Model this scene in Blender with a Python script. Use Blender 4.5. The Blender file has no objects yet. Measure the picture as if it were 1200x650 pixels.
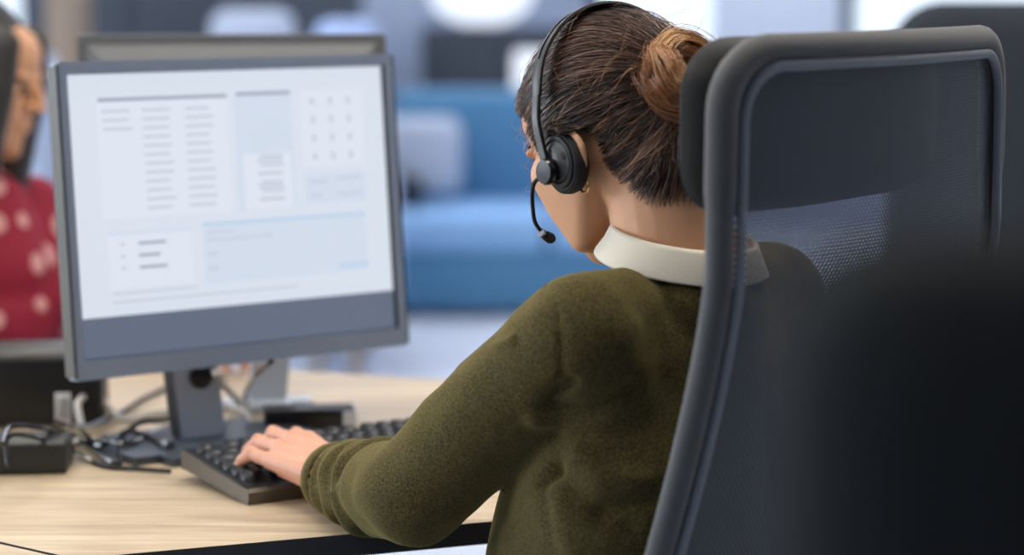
import bpy, bmesh, math, random
import numpy as np
from mathutils import Vector as V, Matrix as M4, noise as mn
from mathutils.bvhtree import BVHTree
random.seed(7); np.random.seed(7)
PI = math.pi; R = math.radians
sc = bpy.context.scene
C = sc.collection

# ------------------------------------------------------------------ camera
F_PX = 2833.0; CAM_Z = 1.27; PITCH = R(7.3)
cd = bpy.data.cameras.new('camera'); cam = bpy.data.objects.new('camera', cd); C.objects.link(cam)
cam.location = (0, 0, CAM_Z); cam.rotation_euler = (PI/2 - PITCH, 0, 0)
cd.sensor_width = 36; cd.lens = F_PX/1200*36; cd.clip_start = .05; cd.clip_end = 60
cd.dof.use_dof = True; cd.dof.focus_distance = 2.19; cd.dof.aperture_fstop = 2.8
sc.camera = cam
sc.view_settings.view_transform = 'Standard'
sc.view_settings.look = 'None'; sc.view_settings.gamma = 1; sc.view_settings.use_curve_mapping = False
sc.view_settings.exposure = 0.0

def ray(px, py):
    a = (px-600)/F_PX; b = (325-py)/F_PX; c, s = math.cos(PITCH), math.sin(PITCH)
    return V((a, c+b*s, -s+b*c))
def on_plane(px, py, z):                      # a point of a horizontal plane (a desk top, the floor)
    d = ray(px, py); return V((0, 0, CAM_Z)) + d*((z-CAM_Z)/d.z)
def at_y(px, py, y):
    d = ray(px, py); return V((0, 0, CAM_Z)) + d*(y/d.y)

# ------------------------------------------------------------------ materials
def lin(h):
    h = h.lstrip('#'); v = [int(h[i:i+2], 16)/255 for i in (0, 2, 4)]
    return tuple(x/12.92 if x <= .04045 else ((x+.055)/1.055)**2.4 for x in v) + (1,)
def new_mat(name):
    m = bpy.data.materials.new(name); m.use_nodes = True
    n = m.node_tree.nodes; return m, n, m.node_tree.links, n['Principled BSDF']
def mat(name, col, rough=.5, metal=0, var=.12, scale=30, bump=0, bscale=200, spec=.5, sheen=0, sss=0, stretch=None, coat=0):
    m, n, l, b = new_mat(name)
    tc = n.new('ShaderNodeTexCoord'); mp = n.new('ShaderNodeMapping'); l.new(tc.outputs['Object'], mp.inputs['Vector'])
    if stretch: mp.inputs['Scale'].default_value = stretch
    ns = n.new('ShaderNodeTexNoise'); ns.inputs['Scale'].default_value = scale; ns.inputs['Detail'].default_value = 5
    l.new(mp.outputs[0], ns.inputs['Vector'])
    mx = n.new('ShaderNodeMix'); mx.data_type = 'RGBA'
    c = lin(col) if isinstance(col, str) else col
    mx.inputs[6].default_value = tuple(x*(1-var) for x in c[:3])+(1,)
    mx.inputs[7].default_value = tuple(min(1, x*(1+var)) for x in c[:3])+(1,)
    l.new(ns.outputs['Fac'], mx.inputs[0]); l.new(mx.outputs[2], b.inputs['Base Color'])
    b.inputs['Roughness'].default_value = rough; b.inputs['Metallic'].default_value = metal
    b.inputs['Specular IOR Level'].default_value = spec
    if sheen: b.inputs['Sheen Weight'].default_value = sheen; b.inputs['Sheen Roughness'].default_value = .6
    if coat: b.inputs['Coat Weight'].default_value = coat
    if sss:
        b.inputs['Subsurface Weight'].default_value = sss; b.inputs['Subsurface Radius'].default_value = (.012, .005, .003)
        b.inputs['Subsurface Scale'].default_value = 1
    if bump:
        n2 = n.new('ShaderNodeTexNoise'); n2.inputs['Scale'].default_value = bscale; n2.inputs['Detail'].default_value = 4
        l.new(mp.outputs[0], n2.inputs['Vector'])
        bp = n.new('ShaderNodeBump'); bp.inputs['Strength'].default_value = bump; bp.inputs['Distance'].default_value = .002
        l.new(n2.outputs['Fac'], bp.inputs['Height']); l.new(bp.outputs[0], b.inputs['Normal'])
    return m
def emis(name, col, strength):
    m, n, l, b = new_mat(name)
    b.inputs['Base Color'].default_value = (.02, .02, .02, 1); b.inputs['Roughness'].default_value = .35
    tc = n.new('ShaderNodeTexCoord'); ns = n.new('ShaderNodeTexNoise'); ns.inputs['Scale'].default_value = 3
    l.new(tc.outputs['Object'], ns.inputs['Vector'])
    mx = n.new('ShaderNodeMix'); mx.data_type = 'RGBA'; c = lin(col)
    mx.inputs[6].default_value = tuple(x*.97 for x in c[:3])+(1,); mx.inputs[7].default_value = c
    l.new(ns.outputs['Fac'], mx.inputs[0]); l.new(mx.outputs[2], b.inputs['Emission Color'])
    b.inputs['Emission Strength'].default_value = strength
    return m

def wood_mat():
    m, n, l, b = new_mat('light_oak_laminate')
    tc = n.new('ShaderNodeTexCoord'); mp = n.new('ShaderNodeMapping'); mp.inputs['Rotation'].default_value = (0, 0, R(-12))
    mp.inputs['Scale'].default_value = (1.5, 22, 22); l.new(tc.outputs['Object'], mp.inputs['Vector'])
    a = n.new('ShaderNodeTexNoise'); a.inputs['Scale'].default_value = 2.2; a.inputs['Detail'].default_value = 8; a.inputs['Distortion'].default_value = 1.0
    l.new(mp.outputs[0], a.inputs['Vector'])
    cr = n.new('ShaderNodeValToRGB'); e = cr.color_ramp.elements
    e[0].position = .28; e[0].color = lin('#a6917a'); e[1].position = .72; e[1].color = lin('#d3c2a8')
    x = e.new(.5); x.color = lin('#c0ad92')
    l.new(a.outputs['Fac'], cr.inputs[0])
    f = n.new('ShaderNodeTexNoise'); f.inputs['Scale'].default_value = 14; f.inputs['Detail'].default_value = 4; l.new(mp.outputs[0], f.inputs['Vector'])
    cr2 = n.new('ShaderNodeValToRGB'); g = cr2.color_ramp.elements; g[0].position = .3; g[0].color = (.78, .76, .74, 1); g[1].position = .5; g[1].color = (1, 1, 1, 1)
    l.new(f.outputs['Fac'], cr2.inputs[0])
    mx = n.new('ShaderNodeMix'); mx.data_type = 'RGBA'; mx.blend_type = 'MULTIPLY'; mx.inputs[0].default_value = .8
    l.new(cr.outputs[0], mx.inputs[6]); l.new(cr2.outputs[0], mx.inputs[7]); l.new(mx.outputs[2], b.inputs['Base Color'])
    b.inputs['Roughness'].default_value = .42
    return m
def wool_mat():
    m, n, l, b = new_mat('olive_wool')
    tc = n.new('ShaderNodeTexCoord')
    a = n.new('ShaderNodeTexNoise'); a.inputs['Scale'].default_value = 560; a.inputs['Detail'].default_value = 3; l.new(tc.outputs['Object'], a.inputs['Vector'])
    c2 = n.new('ShaderNodeTexNoise'); c2.inputs['Scale'].default_value = 9; c2.inputs['Detail'].default_value = 3; l.new(tc.outputs['Object'], c2.inputs['Vector'])
    cr = n.new('ShaderNodeValToRGB'); e = cr.color_ramp.elements
    e[0].position = .33; e[0].color = lin('#2a2717'); e[1].position = .68; e[1].color = lin('#5a5031')
    l.new(a.outputs['Fac'], cr.inputs[0])
    mx = n.new('ShaderNodeMix'); mx.data_type = 'RGBA'; mx.blend_type = 'MULTIPLY'; mx.inputs[0].default_value = .5
    l.new(cr.outputs[0], mx.inputs[6]); l.new(c2.outputs['Color'], mx.inputs[7])
    mx2 = n.new('ShaderNodeMix'); mx2.data_type = 'RGBA'; mx2.inputs[0].default_value = .85
    l.new(mx.outputs[2], mx2.inputs[6]); l.new(cr.outputs[0], mx2.inputs[7]); l.new(mx2.outputs[2], b.inputs['Base Color'])
    b.inputs['Roughness'].default_value = .95; b.inputs['Specular IOR Level'].default_value = .15
    b.inputs['Sheen Weight'].default_value = .5; b.inputs['Sheen Roughness'].default_value = .5; b.inputs['Sheen Tint'].default_value = lin('#b3a468')
    bp = n.new('ShaderNodeBump'); bp.inputs['Strength'].default_value = .4; bp.inputs['Distance'].default_value = .0012
    l.new(a.outputs['Fac'], bp.inputs['Height']); l.new(bp.outputs[0], b.inputs['Normal'])
    return m
def mesh_fabric_mat():
    m, n, l, b = new_mat('perforated_mesh_fabric')
    uv = n.new('ShaderNodeUVMap'); uv.uv_map = 'UVMap'
    sx = n.new('ShaderNodeSeparateXYZ'); l.new(uv.outputs[0], sx.inputs[0])
    def math_(op, a, bb=None):
        k = n.new('ShaderNodeMath'); k.operation = op
        for i, v in enumerate((a, bb)):
            if v is None: continue
            if hasattr(v, 'links'): l.new(v, k.inputs[i])
            else: k.inputs[i].default_value = v
        return k.outputs[0]
    u = math_('MULTIPLY', sx.outputs[0], 2*PI/.0052); v = math_('MULTIPLY', sx.outputs[1], 2*PI/.0058)   # staggered holes, UV in metres
    hole = math_('GREATER_THAN', math_('MULTIPLY', math_('COSINE', u), math_('COSINE', v)), .46)
    tr = n.new('ShaderNodeBsdfTransparent'); ms = n.new('ShaderNodeMixShader')
    l.new(hole, ms.inputs[0]); l.new(b.outputs[0], ms.inputs[1]); l.new(tr.outputs[0], ms.inputs[2])
    l.new(ms.outputs[0], n['Material Output'].inputs['Surface'])
    b.inputs['Base Color'].default_value = lin('#424854'); b.inputs['Roughness'].default_value = .7
    return m
def dots_mat():
    m, n, l, b = new_mat('red_polka_dot_cloth')
    tc = n.new('ShaderNodeTexCoord'); vo = n.new('ShaderNodeTexVoronoi'); vo.inputs['Scale'].default_value = 17; vo.inputs['Randomness'].default_value = .55
    l.new(tc.outputs['Object'], vo.inputs['Vector'])
    cr = n.new('ShaderNodeValToRGB'); e = cr.color_ramp.elements; e[0].position = .30; e[0].color = lin('#d9a1a0'); e[1].position = .34; e[1].color = lin('#931736')
    l.new(vo.outputs['Distance'], cr.inputs[0]); l.new(cr.outputs[0], b.inputs['Base Color']); b.inputs['Roughness'].default_value = .8
    return m
def hair_mat(name, stops, rough=.29):
    m, n, l, b = new_mat(name)
    at = n.new('ShaderNodeAttribute'); at.attribute_name = 'tone'
    cr = n.new('ShaderNodeValToRGB'); e = cr.color_ramp.elements
    e[0].position = 0; e[0].color = lin(stops[0]); e[1].position = 1; e[1].color = lin(stops[-1])
    for i, s in enumerate(stops[1:-1]): x = e.new((i+1)/(len(stops)-1)); x.color = lin(s)
    l.new(at.outputs['Fac'], cr.inputs[0]); l.new(cr.outputs[0], b.inputs['Base Color'])
    b.inputs['Roughness'].default_value = rough; b.inputs['Specular IOR Level'].default_value = .6
    return m

K = {}
K['wood'] = wood_mat(); K['wool'] = wool_mat(); K['mesh'] = mesh_fabric_mat(); K['dots'] = dots_mat()
K['hair'] = hair_mat('brown_hair', ['#1c120d', '#402b21', '#674a3c', '#987564', '#cdb09b'])
K['bunhair'] = hair_mat('reddish_bun_hair', ['#2b190f', '#5a341c', '#8a552f', '#b9804f', '#d9ab78'])
K['hair2'] = mat('dark_hair', '#2b2a2b', .5, var=.3, scale=60, stretch=(1, 1, .1))
K['scalp'] = mat('hair_base', '#20150f', .6, var=.3, scale=80)
K['skin'] = mat('skin', '#d29f7c', .5, var=.06, scale=40, bump=.12, bscale=900, sss=.12, spec=.4)
K['skin_hand'] = mat('skin_hand', '#cf9a82', .5, var=.09, scale=45, bump=.2, bscale=700, sss=.12, spec=.4)
K['lash'] = mat('lash', '#16100d', .6)
K['eye'] = mat('eye', '#a89a90', .2, var=.1)
K['nail'] = mat('nail', '#e0aa98', .3, var=.03)
K['white_cloth'] = mat('white_shirt', '#cfc9ba', .8, var=.04, scale=60, bump=.2, bscale=600, sheen=.2)
K['black_pl'] = mat('black_plastic', '#17181a', .42, var=.2, scale=20, bump=.05, bscale=1500)
K['black_gl'] = mat('black_gloss', '#101113', .22, var=.2, scale=20)
K['foam'] = mat('ear_foam', '#1c1c1e', .75, var=.2, scale=90, bump=.3, bscale=700)
K['frame_pl'] = mat('monitor_plastic', '#76849c', .38, var=.05, scale=10)
K['frame_side'] = mat('monitor_side_plastic', '#3f3e3b', .5, var=.05, scale=10)
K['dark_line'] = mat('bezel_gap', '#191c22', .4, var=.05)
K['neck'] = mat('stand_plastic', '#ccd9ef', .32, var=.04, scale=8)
K['base_pl'] = mat('stand_base_plastic', '#3b424e', .35, var=.05)
K['back_pl'] = mat('monitor_back_plastic', '#686b70', .55, var=.1)
K['silver'] = mat('silver_plastic', '#b9c0cc', .3, var=.04, metal=.1)
K['grey_cable'] = mat('grey_cable', '#b4b2ae', .4, var=.05)
K['black_cable'] = mat('black_cable', '#1a1c20', .16, var=.1, spec=.9)
K['metal'] = mat('metal', '#8b8f96', .25, metal=1, var=.05)
K['gold'] = mat('gold', '#d8b27a', .25, metal=1, var=.05)
K['key'] = mat('key_plastic', '#1b1e24', .38, var=.1, scale=50)
K['kb_top'] = mat('keyboard_plastic', '#1e1f22', .35, var=.1)
K['kb_side'] = mat('keyboard_side_plastic', '#5a534a', .4, var=.08)
K['edge'] = mat('dark_desk_edge', '#2b2d33', .5, var=.1)
K['dockbody'] = mat('dock_plastic', '#2c2f30', .45)
K['label'] = mat('label_white', '#d5d8dd', .5, var=.03)
K['chairfab'] = mat('chair_fabric', '#34363b', .85, var=.15, scale=200, bump=.5, bscale=900, sheen=.3)
K['chairpad'] = mat('headrest_fabric', '#1c1d1f', .9, var=.15, scale=200, bump=.5, bscale=900, sheen=.15)
K['chairpipe'] = mat('chair_piping', '#6c727d', .7, var=.1, scale=100)
K['blackfab'] = mat('black_fabric', '#1c1f22', .95, var=.15, scale=150, bump=.3, bscale=700, spec=.15)
K['grey_cardigan'] = mat('grey_cardigan', '#35383c', .9, var=.15, scale=100)
K['trouser'] = mat('dark_trousers', '#23252d', .85, var=.1, scale=90)
K['sofa'] = mat('blue_sofa_cloth', '#457ba3', .85, var=.08, scale=20, sheen=.2)
K['seatblue'] = mat('pale_blue_cushion_cloth', '#86b0dd', .85, var=.05, scale=20)  # paler copy of the sofa cloth; light on the seat put into colour
K['paleblue'] = mat('pale_blue_cloth', '#9db2dc', .9, var=.05)
K['cushion'] = mat('pale_grey_cushion', '#a9b4c8', .9, var=.05)
K['darkcush'] = mat('dark_grey_cushion', '#242a35', .9, var=.05)
K['wall'] = mat('painted_wall', '#a3b1ca', .9, var=.03, scale=2)
K['walldark'] = mat('slate_panel', '#363f4c', .7, var=.06, scale=2)
K['wallwhite'] = mat('white_wall', '#cfd4dc', .9, var=.03, scale=2)
K['floor'] = mat('pale_floor', '#bfc7d6', .6, var=.05, scale=1.5)
K['ceil'] = mat('ceiling_paint', '#c8ccd2', .9, var=.03, scale=2)
K['panel'] = emis('light_panel', '#fff4e2', 17)
K['panel2'] = emis('bright_light_panel', '#f4f6ff', 8.5)
K['globe'] = emis('lamp_globe', '#e8f0ff', 1.25)
K['screen'] = emis('screen_white', '#e0e8f5', .93)
K['screen_band'] = emis('screen_grey', '#7f8da8', .55)
K['ui_a'] = emis('screen_text', '#ccd4e4', .9)
K['ui_d'] = emis('screen_header', '#aab2c6', .85)
K['ui_b'] = emis('screen_blue', '#d8e3f3', .93)
K['ui_p'] = emis('screen_panel', '#c3daf3', .92)
K['ui_w'] = emis('screen_box', '#e3eaf6', .95)
K['curtain'] = mat('pale_blind', '#dde3ee', .8, var=.03, scale=3)
def translucent(m, f):
    n, l = m.node_tree.nodes, m.node_tree.links; b = n['Principled BSDF']; t = n.new('ShaderNodeBsdfTranslucent'); t.inputs[0].default_value = (.9, .93, 1, 1)
    x = n.new('ShaderNodeMixShader'); x.inputs[0].default_value = f; l.new(b.outputs[0], x.inputs[1]); l.new(t.outputs[0], x.inputs[2]); l.new(x.outputs[0], n['Material Output'].inputs['Surface'])
translucent(K['curtain'], .45)
K['mull'] = mat('window_frame', '#2c3a55', .5)
K['red'] = mat('red_cloth', '#a8392f', .8)
K['brown'] = mat('brown_board', '#8a7b6d', .8)

# ------------------------------------------------------------------ object helpers
def link(name, me, m=None, parent=None, smooth=True):
    o = bpy.data.objects.new(name, me); C.objects.link(o)
    if m is not None:
        for x in (m if isinstance(m, (list, tuple)) else [m]): me.materials.append(x)
    if smooth and len(me.polygons): me.polygons.foreach_set('use_smooth', [True]*len(me.polygons))
    if parent is not None:
        o.parent = parent; o.matrix_parent_inverse = wmat(parent).inverted()
    return o
def wmat(o):
    m = M4.LocRotScale(o.location, o.rotation_euler, o.scale)
    if o.parent: m = wmat(o.parent) @ o.matrix_parent_inverse @ m
    return m
def thing(name, label, cat, loc=(0, 0, 0), rz=0, group=None):
    o = bpy.data.objects.new(name, None); C.objects.link(o); o.location = loc; o.rotation_euler = (0, 0, rz); o.empty_display_size = .1
    return tag(o, label, cat, group)
def tag(o, label, cat, group=None):
    o['label'] = label; o['category'] = cat
    if group: o['group'] = group
    return o
def struct(o): o['kind'] = 'structure'; return o
def fin(bm, name, m, parent=None, smooth=True, angle=40):
    bmesh.ops.recalc_face_normals(bm, faces=bm.faces)
    me = bpy.data.meshes.new(name); bm.to_mesh(me); bm.free()
    o = link(name, me, m, parent, smooth)
    if smooth and angle:
        me.set_sharp_from_angle(angle=R(angle))
    return o
def box(bm, c, s, rot=None, bev=0, seg=2, mi=0):
    g = bmesh.ops.create_cube(bm, size=1); vs = g['verts']
    bmesh.ops.scale(bm, vec=s, verts=vs)
    fs = list({f for v in vs for f in v.link_faces})
    if bev:
        es = list({e for v in vs for e in v.link_edges})
        r = bmesh.ops.bevel(bm, geom=es, offset=bev, segments=seg, profile=.5, affect='EDGES')
        vs = list({v for f in r['faces'] for v in f.verts} | {v for v in vs if v.is_valid}); fs = list({f for v in vs for f in v.link_faces})
    if rot is not None: bmesh.ops.transform(bm, matrix=rot.to_4x4() if hasattr(rot, 'to_4x4') else rot, verts=vs)
    bmesh.ops.translate(bm, vec=c, verts=vs)
    for f in fs: f.material_index = mi
    return vs
def RZ(a): return M4.Rotation(a, 3, 'Z')
def tube(bm, pts, r, seg=10, closed=False, caps=True, prof=None):
    """sweep a circle (radius r or list; prof(k)->(a,b) ellipse along frame axes) along pts"""
    pts = [V(p) for p in pts]; n = len(pts); rings = []; up = None
    for i, p in enumerate(pts):
        a = pts[(i-1) % n] if (closed or i) else p; b = pts[(i+1) % n] if (closed or i < n-1) else p
        t = (b-a).normalized()
        if up is None:
            up = V((0, 0, 1)) if abs(t.z) < .9 else V((1, 0, 0))
        s = t.cross(up)
        if s.length < 1e-6: s = t.cross(V((1, .3, 0)))
        s.normalize(); up = s.cross(t).normalized()
        rr = r[i] if isinstance(r, (list, tuple)) else r
        ra, rb = (rr, rr) if not prof else prof
        rings.append([bm.verts.new(p + s*(math.cos(2*PI*k/seg)*ra) + up*(math.sin(2*PI*k/seg)*rb)) for k in range(seg)])
    m = n if closed else n-1
    for i in range(m):
        A, B = rings[i], rings[(i+1) % n]
        off = 0
        if closed and i == n-1:
            off = min(range(seg), key=lambda o: (A[0].co-B[o].co).length)
        for k in range(seg): bm.faces.new((A[k], A[(k+1) % seg], B[(k+1+off) % seg], B[(k+off) % seg]))
    if caps and not closed:
        bm.faces.new(rings[0][::-1]); bm.faces.new(rings[-1])
def smooth_path(pts, n=8, closed=False):
    pts = [V(p) for p in pts]; out = []; N = len(pts)
    for i in range(N if closed else N-1):
        if closed: p = [pts[(i+j) % N] for j in (-1, 0, 1, 2)]
        else: p = [pts[max(0, min(N-1, i+j))] for j in (-1, 0, 1, 2)]
        for k in range(n):
            t = k/n
            out.append(.5*((2*p[1]) + (p[2]-p[0])*t + (2*p[0]-5*p[1]+4*p[2]-p[3])*t*t + (3*p[1]-p[0]-3*p[2]+p[3])*t**3))
    if not closed: out.append(pts[-1])
    return out
def lathe(bm, prof, cen=(0, 0, 0), seg=32, mat3=None):
    cen = V(cen); rings = []
    for r, z in prof:
        ring = []
        for k in range(seg):
            p = V((max(r, 1e-5)*math.cos(2*PI*k/seg), max(r, 1e-5)*math.sin(2*PI*k/seg), z))
            if mat3 is not None: p = mat3 @ p
            ring.append(bm.verts.new(cen+p))
        rings.append(ring)
    for a, b in zip(rings, rings[1:]):
        for k in range(seg): bm.faces.new((a[k], a[(k+1) % seg], b[(k+1) % seg], b[k]))
    bm.faces.new(rings[0][::-1]); bm.faces.new(rings[-1])

# ---- solid modelling: hulls of balls, fused by a voxel remesh
def hull(bm, balls, sub=2):
    """balls = [(centre, radius or (rx,ry,rz), rotation 3x3 or None)]"""
    tb = bmesh.new()
    for b in balls:
        c, r = V(b[0]), b[1]; rot = b[2] if len(b) > 2 else None
        g = bmesh.ops.create_icosphere(tb, subdivisions=sub, radius=1)['verts']
        for v in g:
            p = V((v.co.x*r[0], v.co.y*r[1], v.co.z*r[2])) if isinstance(r, tuple) else v.co*r
            if rot is not None: p = rot @ p
            v.co = c+p
    if len(balls) > 1:
        cos = [v.co.copy() for v in tb.verts]; tb.free(); tb = bmesh.new()
        for c in cos: tb.verts.new(c)
        bmesh.ops.convex_hull(tb, input=list(tb.verts))
        bmesh.ops.delete(tb, geom=[v for v in tb.verts if not v.link_faces], context='VERTS')
    mp = {}
    tb.verts.index_update()
    for v in tb.verts: mp[v.index] = bm.verts.new(v.co)
    for f in tb.faces: bm.faces.new([mp[v.index] for v in f.verts])
    tb.free()
def chain(bm, pts, rad, sub=2):
    for i in range(len(pts)-1): hull(bm, [(pts[i], rad[i]), (pts[i+1], rad[i+1])], sub)
def remesh(bm, voxel, smooth=4, fac=.5):
    me = bpy.data.meshes.new('tmp'); bm.to_mesh(me); bm.free()
    o = bpy.data.objects.new('tmp', me); C.objects.link(o)
    md = o.modifiers.new('r', 'REMESH'); md.mode = 'VOXEL'; md.voxel_size = voxel
    if smooth:
        s = o.modifiers.new('s', 'SMOOTH'); s.iterations = smooth; s.factor = fac
    dg = bpy.context.evaluated_depsgraph_get(); dg.update()
    out = bpy.data.meshes.new_from_object(o.evaluated_get(dg))
    bpy.data.objects.remove(o); bpy.data.meshes.remove(me)
    return out
def merge(meshes, mats_idx=None):
    bm = bmesh.new()
    for i, me in enumerate(meshes):
        n0 = len(bm.faces); bm.from_mesh(me); bm.faces.ensure_lookup_table()
        for f in bm.faces[n0:]: f.material_index = mats_idx[i] if mats_idx else 0
    me = bpy.data.meshes.new('m'); bm.to_mesh(me); bm.free(); return me
def co_of(me):
    a = np.empty(len(me.vertices)*3); me.vertices.foreach_get('co', a); return a.reshape(-1, 3)
def no_of(me):
    a = np.empty(len(me.vertices)*3); me.vertices.foreach_get('normal', a); return a.reshape(-1, 3)
def set_co(me, a): me.vertices.foreach_set('co', a.ravel()); me.update()
def seg_dist(P, a, b):
    a = np.array(a); b = np.array(b); d = b-a; t = np.clip(((P-a)@d)/(d@d), 0, 1)
    q = a+t[:, None]*d; return np.linalg.norm(P-q, axis=1), t

def strands_mesh(name, paths, rad, tones, m, parent):
    """paths: (N,K,3) array. triangular tubes tapered to the tip"""
    P = np.asarray(paths); N, Kp, _ = P.shape
    T = np.gradient(P, axis=1); T /= np.linalg.norm(T, axis=2, keepdims=True)+1e-9
    ref = np.array([.3, .5, .81]); S = np.cross(T, ref); S /= np.linalg.norm(S, axis=2, keepdims=True)+1e-9
    U = np.cross(S, T)
    tp = np.concatenate([np.linspace(.8, 1, Kp//2), np.linspace(1, .35, Kp-Kp//2)])[None, :, None]
    rr = np.asarray(rad).reshape(-1, 1, 1)*tp
    vs = np.stack([P + rr*(math.cos(a)*S+math.sin(a)*U) for a in (0, 2*PI/3, 4*PI/3)], axis=2)   # N,K,3,3
    verts = vs.reshape(-1, 3)
    base = (np.arange(N)[:, None, None]*Kp + np.arange(Kp-1)[None, :, None])*3
    k = np.arange(3)[None, None, :]; k2 = (k+1) % 3
    f = np.stack([base+k, base+k2, base+3+k2, base+3+k], axis=-1).reshape(-1, 4)
    me = bpy.data.meshes.new(name); me.vertices.add(len(verts)); me.vertices.foreach_set('co', verts.ravel())
    me.loops.add(f.size); me.loops.foreach_set('vertex_index', f.ravel().astype(np.int32))
    me.polygons.add(len(f)); me.polygons.foreach_set('loop_start', (np.arange(len(f))*4).astype(np.int32))
    me.update(calc_edges=True)
    at = me.attributes.new('tone', 'FLOAT', 'POINT')
    at.data.foreach_set('value', np.repeat(np.asarray(tones), Kp*3).astype(np.float32))
    return link(name, me, m, parent)

# ================================================================== THE ROOM
def slab(name, lo, hi, m):
    bm = bmesh.new(); lo, hi = V(lo), V(hi); box(bm, (lo+hi)/2, hi-lo); return struct(fin(bm, name, m, None, False, 0))
slab('floor', (-6, -3, -.1), (6, 12, 0), K['floor'])
slab('ceiling', (-6, -3, 2.8), (6, 12, 2.9), K['ceil'])
slab('wall_front', (-6, -3.1, 0), (6, -3, 2.8), K['walldark'])  # wall behind the camera, added and kept dark to cut ambient light
def left_wall():                              # wall with a long opening, added to go with the side area lamp
    bm = bmesh.new()
    for lo, hi in (((-6.1, -3, 0), (-6, .5, 2.8)), ((-6.1, 6.5, 0), (-6, 12, 2.8)), ((-6.1, .5, 0), (-6, 6.5, .9)), ((-6.1, .5, 2.5), (-6, 6.5, 2.8))):
        lo, hi = V(lo), V(hi); box(bm, (lo+hi)/2, hi-lo)
    return struct(fin(bm, 'wall_left', K['wallwhite'], None, False, 0))
left_wall()
slab('wall_right', (6, -3, 0), (6.1, 12, 2.8), K['wallwhite'])
# back wall with window openings
WX = [(-2.9, -2.05), (.38, 3.4)]; SILL = .72; HEAD = 2.5
def back_wall():
    bm = bmesh.new(); xs = [-6] + [v for w in WX for v in w] + [6]
    for a, b in zip(xs[0::2], xs[1::2]): box(bm, ((a+b)/2, 12.05, 1.4), (b-a, .1, 2.8))
    for a, b in WX:
        box(bm, ((a+b)/2, 12.05, SILL/2), (b-a, .1, SILL)); box(bm, ((a+b)/2, 12.05, (HEAD+2.8)/2), (b-a, .1, 2.8-HEAD))
    return struct(fin(bm, 'wall_back', K['wall'], None, False, 0))
back_wall()
gm, gn, gl, gb = new_mat('window_glass')
gb.inputs['Transmission Weight'].default_value = 1; gb.inputs['Roughness'].default_value = 0; gb.inputs['IOR'].default_value = 1.01
tcg = gn.new('ShaderNodeTexCoord'); nsg = gn.new('ShaderNodeTexNoise'); gl.new(tcg.outputs['Object'], nsg.inputs['Vector']); mxg = gn.new('ShaderNodeMix'); mxg.data_type = 'RGBA'
mxg.inputs[6].default_value = (.9, .94, 1, 1); mxg.inputs[7].default_value = (.95, .97, 1, 1); gl.new(nsg.outputs['Fac'], mxg.inputs[0]); gl.new(mxg.outputs[2], gb.inputs['Base Color'])
def window(i, a, b, mull):
    bm = bmesh.new(); w = b-a; zc = (SILL+HEAD)/2; h = HEAD-SILL
    for x in [a+.03, b-.03]+mull: box(bm, (x, 12.03, zc), (.075, .07, h), bev=.006)
    for z in (SILL+.02, HEAD-.02): box(bm, ((a+b)/2, 12.03, z), (w, .06, .05), bev=.006)
    fr = struct(fin(bm, 'window_%d' % i, K['mull'], None, True))
    g = bmesh.new(); box(g, ((a+b)/2, 12.06, zc), (w-.02, .008, h-.02)); fin(g, 'window_glass', gm, fr, False, 0)
def added_side_window():  # unseen window, put in to account for the side area lamp
    bm = bmesh.new()
    for y in (.53, 2.5, 4.5, 6.47): box(bm, (-6.05, y, 1.7), (.07, .06, 1.6), bev=.006)
    for z in (.93, 2.47): box(bm, (-6.05, 3.5, z), (.06, 6.0, .06), bev=.006)
    fr = struct(fin(bm, 'window_3', K['mull'], None, True))
    g = bmesh.new(); box(g, (-6.07, 3.5, 1.7), (.008, 5.9, 1.5)); fin(g, 'window_glass', gm, fr, False, 0)
added_side_window()
window(1, *WX[0], []); window(2, *WX[1], [1.66])
# roller blind / pale pillar in front of the window
def blind(x0, x1, z0, label):
    bm = bmesh.new(); n = 12; y = 11.8
    top = []
    pts = [V((x0+(x1-x0)*k/n, y + .012*math.sin(k*2.1), 0)) for k in range(n+1)]
    fr = [[bm.verts.new((p.x, p.y+d, z)) for p in pts] for z in (z0, 2.62) for d in (0, .006)]
    for a, b in ((fr[0], fr[2]), (fr[3], fr[1]), (fr[2], fr[3]), (fr[1], fr[0])):
        for k in range(n): bm.faces.new((a[k], a[k+1], b[k+1], b[k]))
    for k in (0, n): bm.faces.new((fr[0][k], fr[1][k], fr[3][k], fr[2][k]))
    root = thing('roller_blind', label, 'blind', ((x0+x1)/2, y, 0), 0)
    fin(bm, 'blind_cloth', K['curtain'], root)
    t = bmesh.new(); tube(t, [(x0-.02, y, 2.64), (x1+.02, y, 2.64)], .03, 14); fin(t, 'roller', K['silver'], root)
    t = bmesh.new(); tube(t, [(x0, y, z0), (x1, y, z0)], .012, 8); fin(t, 'hem_bar', K['silver'], root)
blind(.97, 1.60, .74, 'wide pale roller blind lowered at the window behind the mesh chair top')

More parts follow.
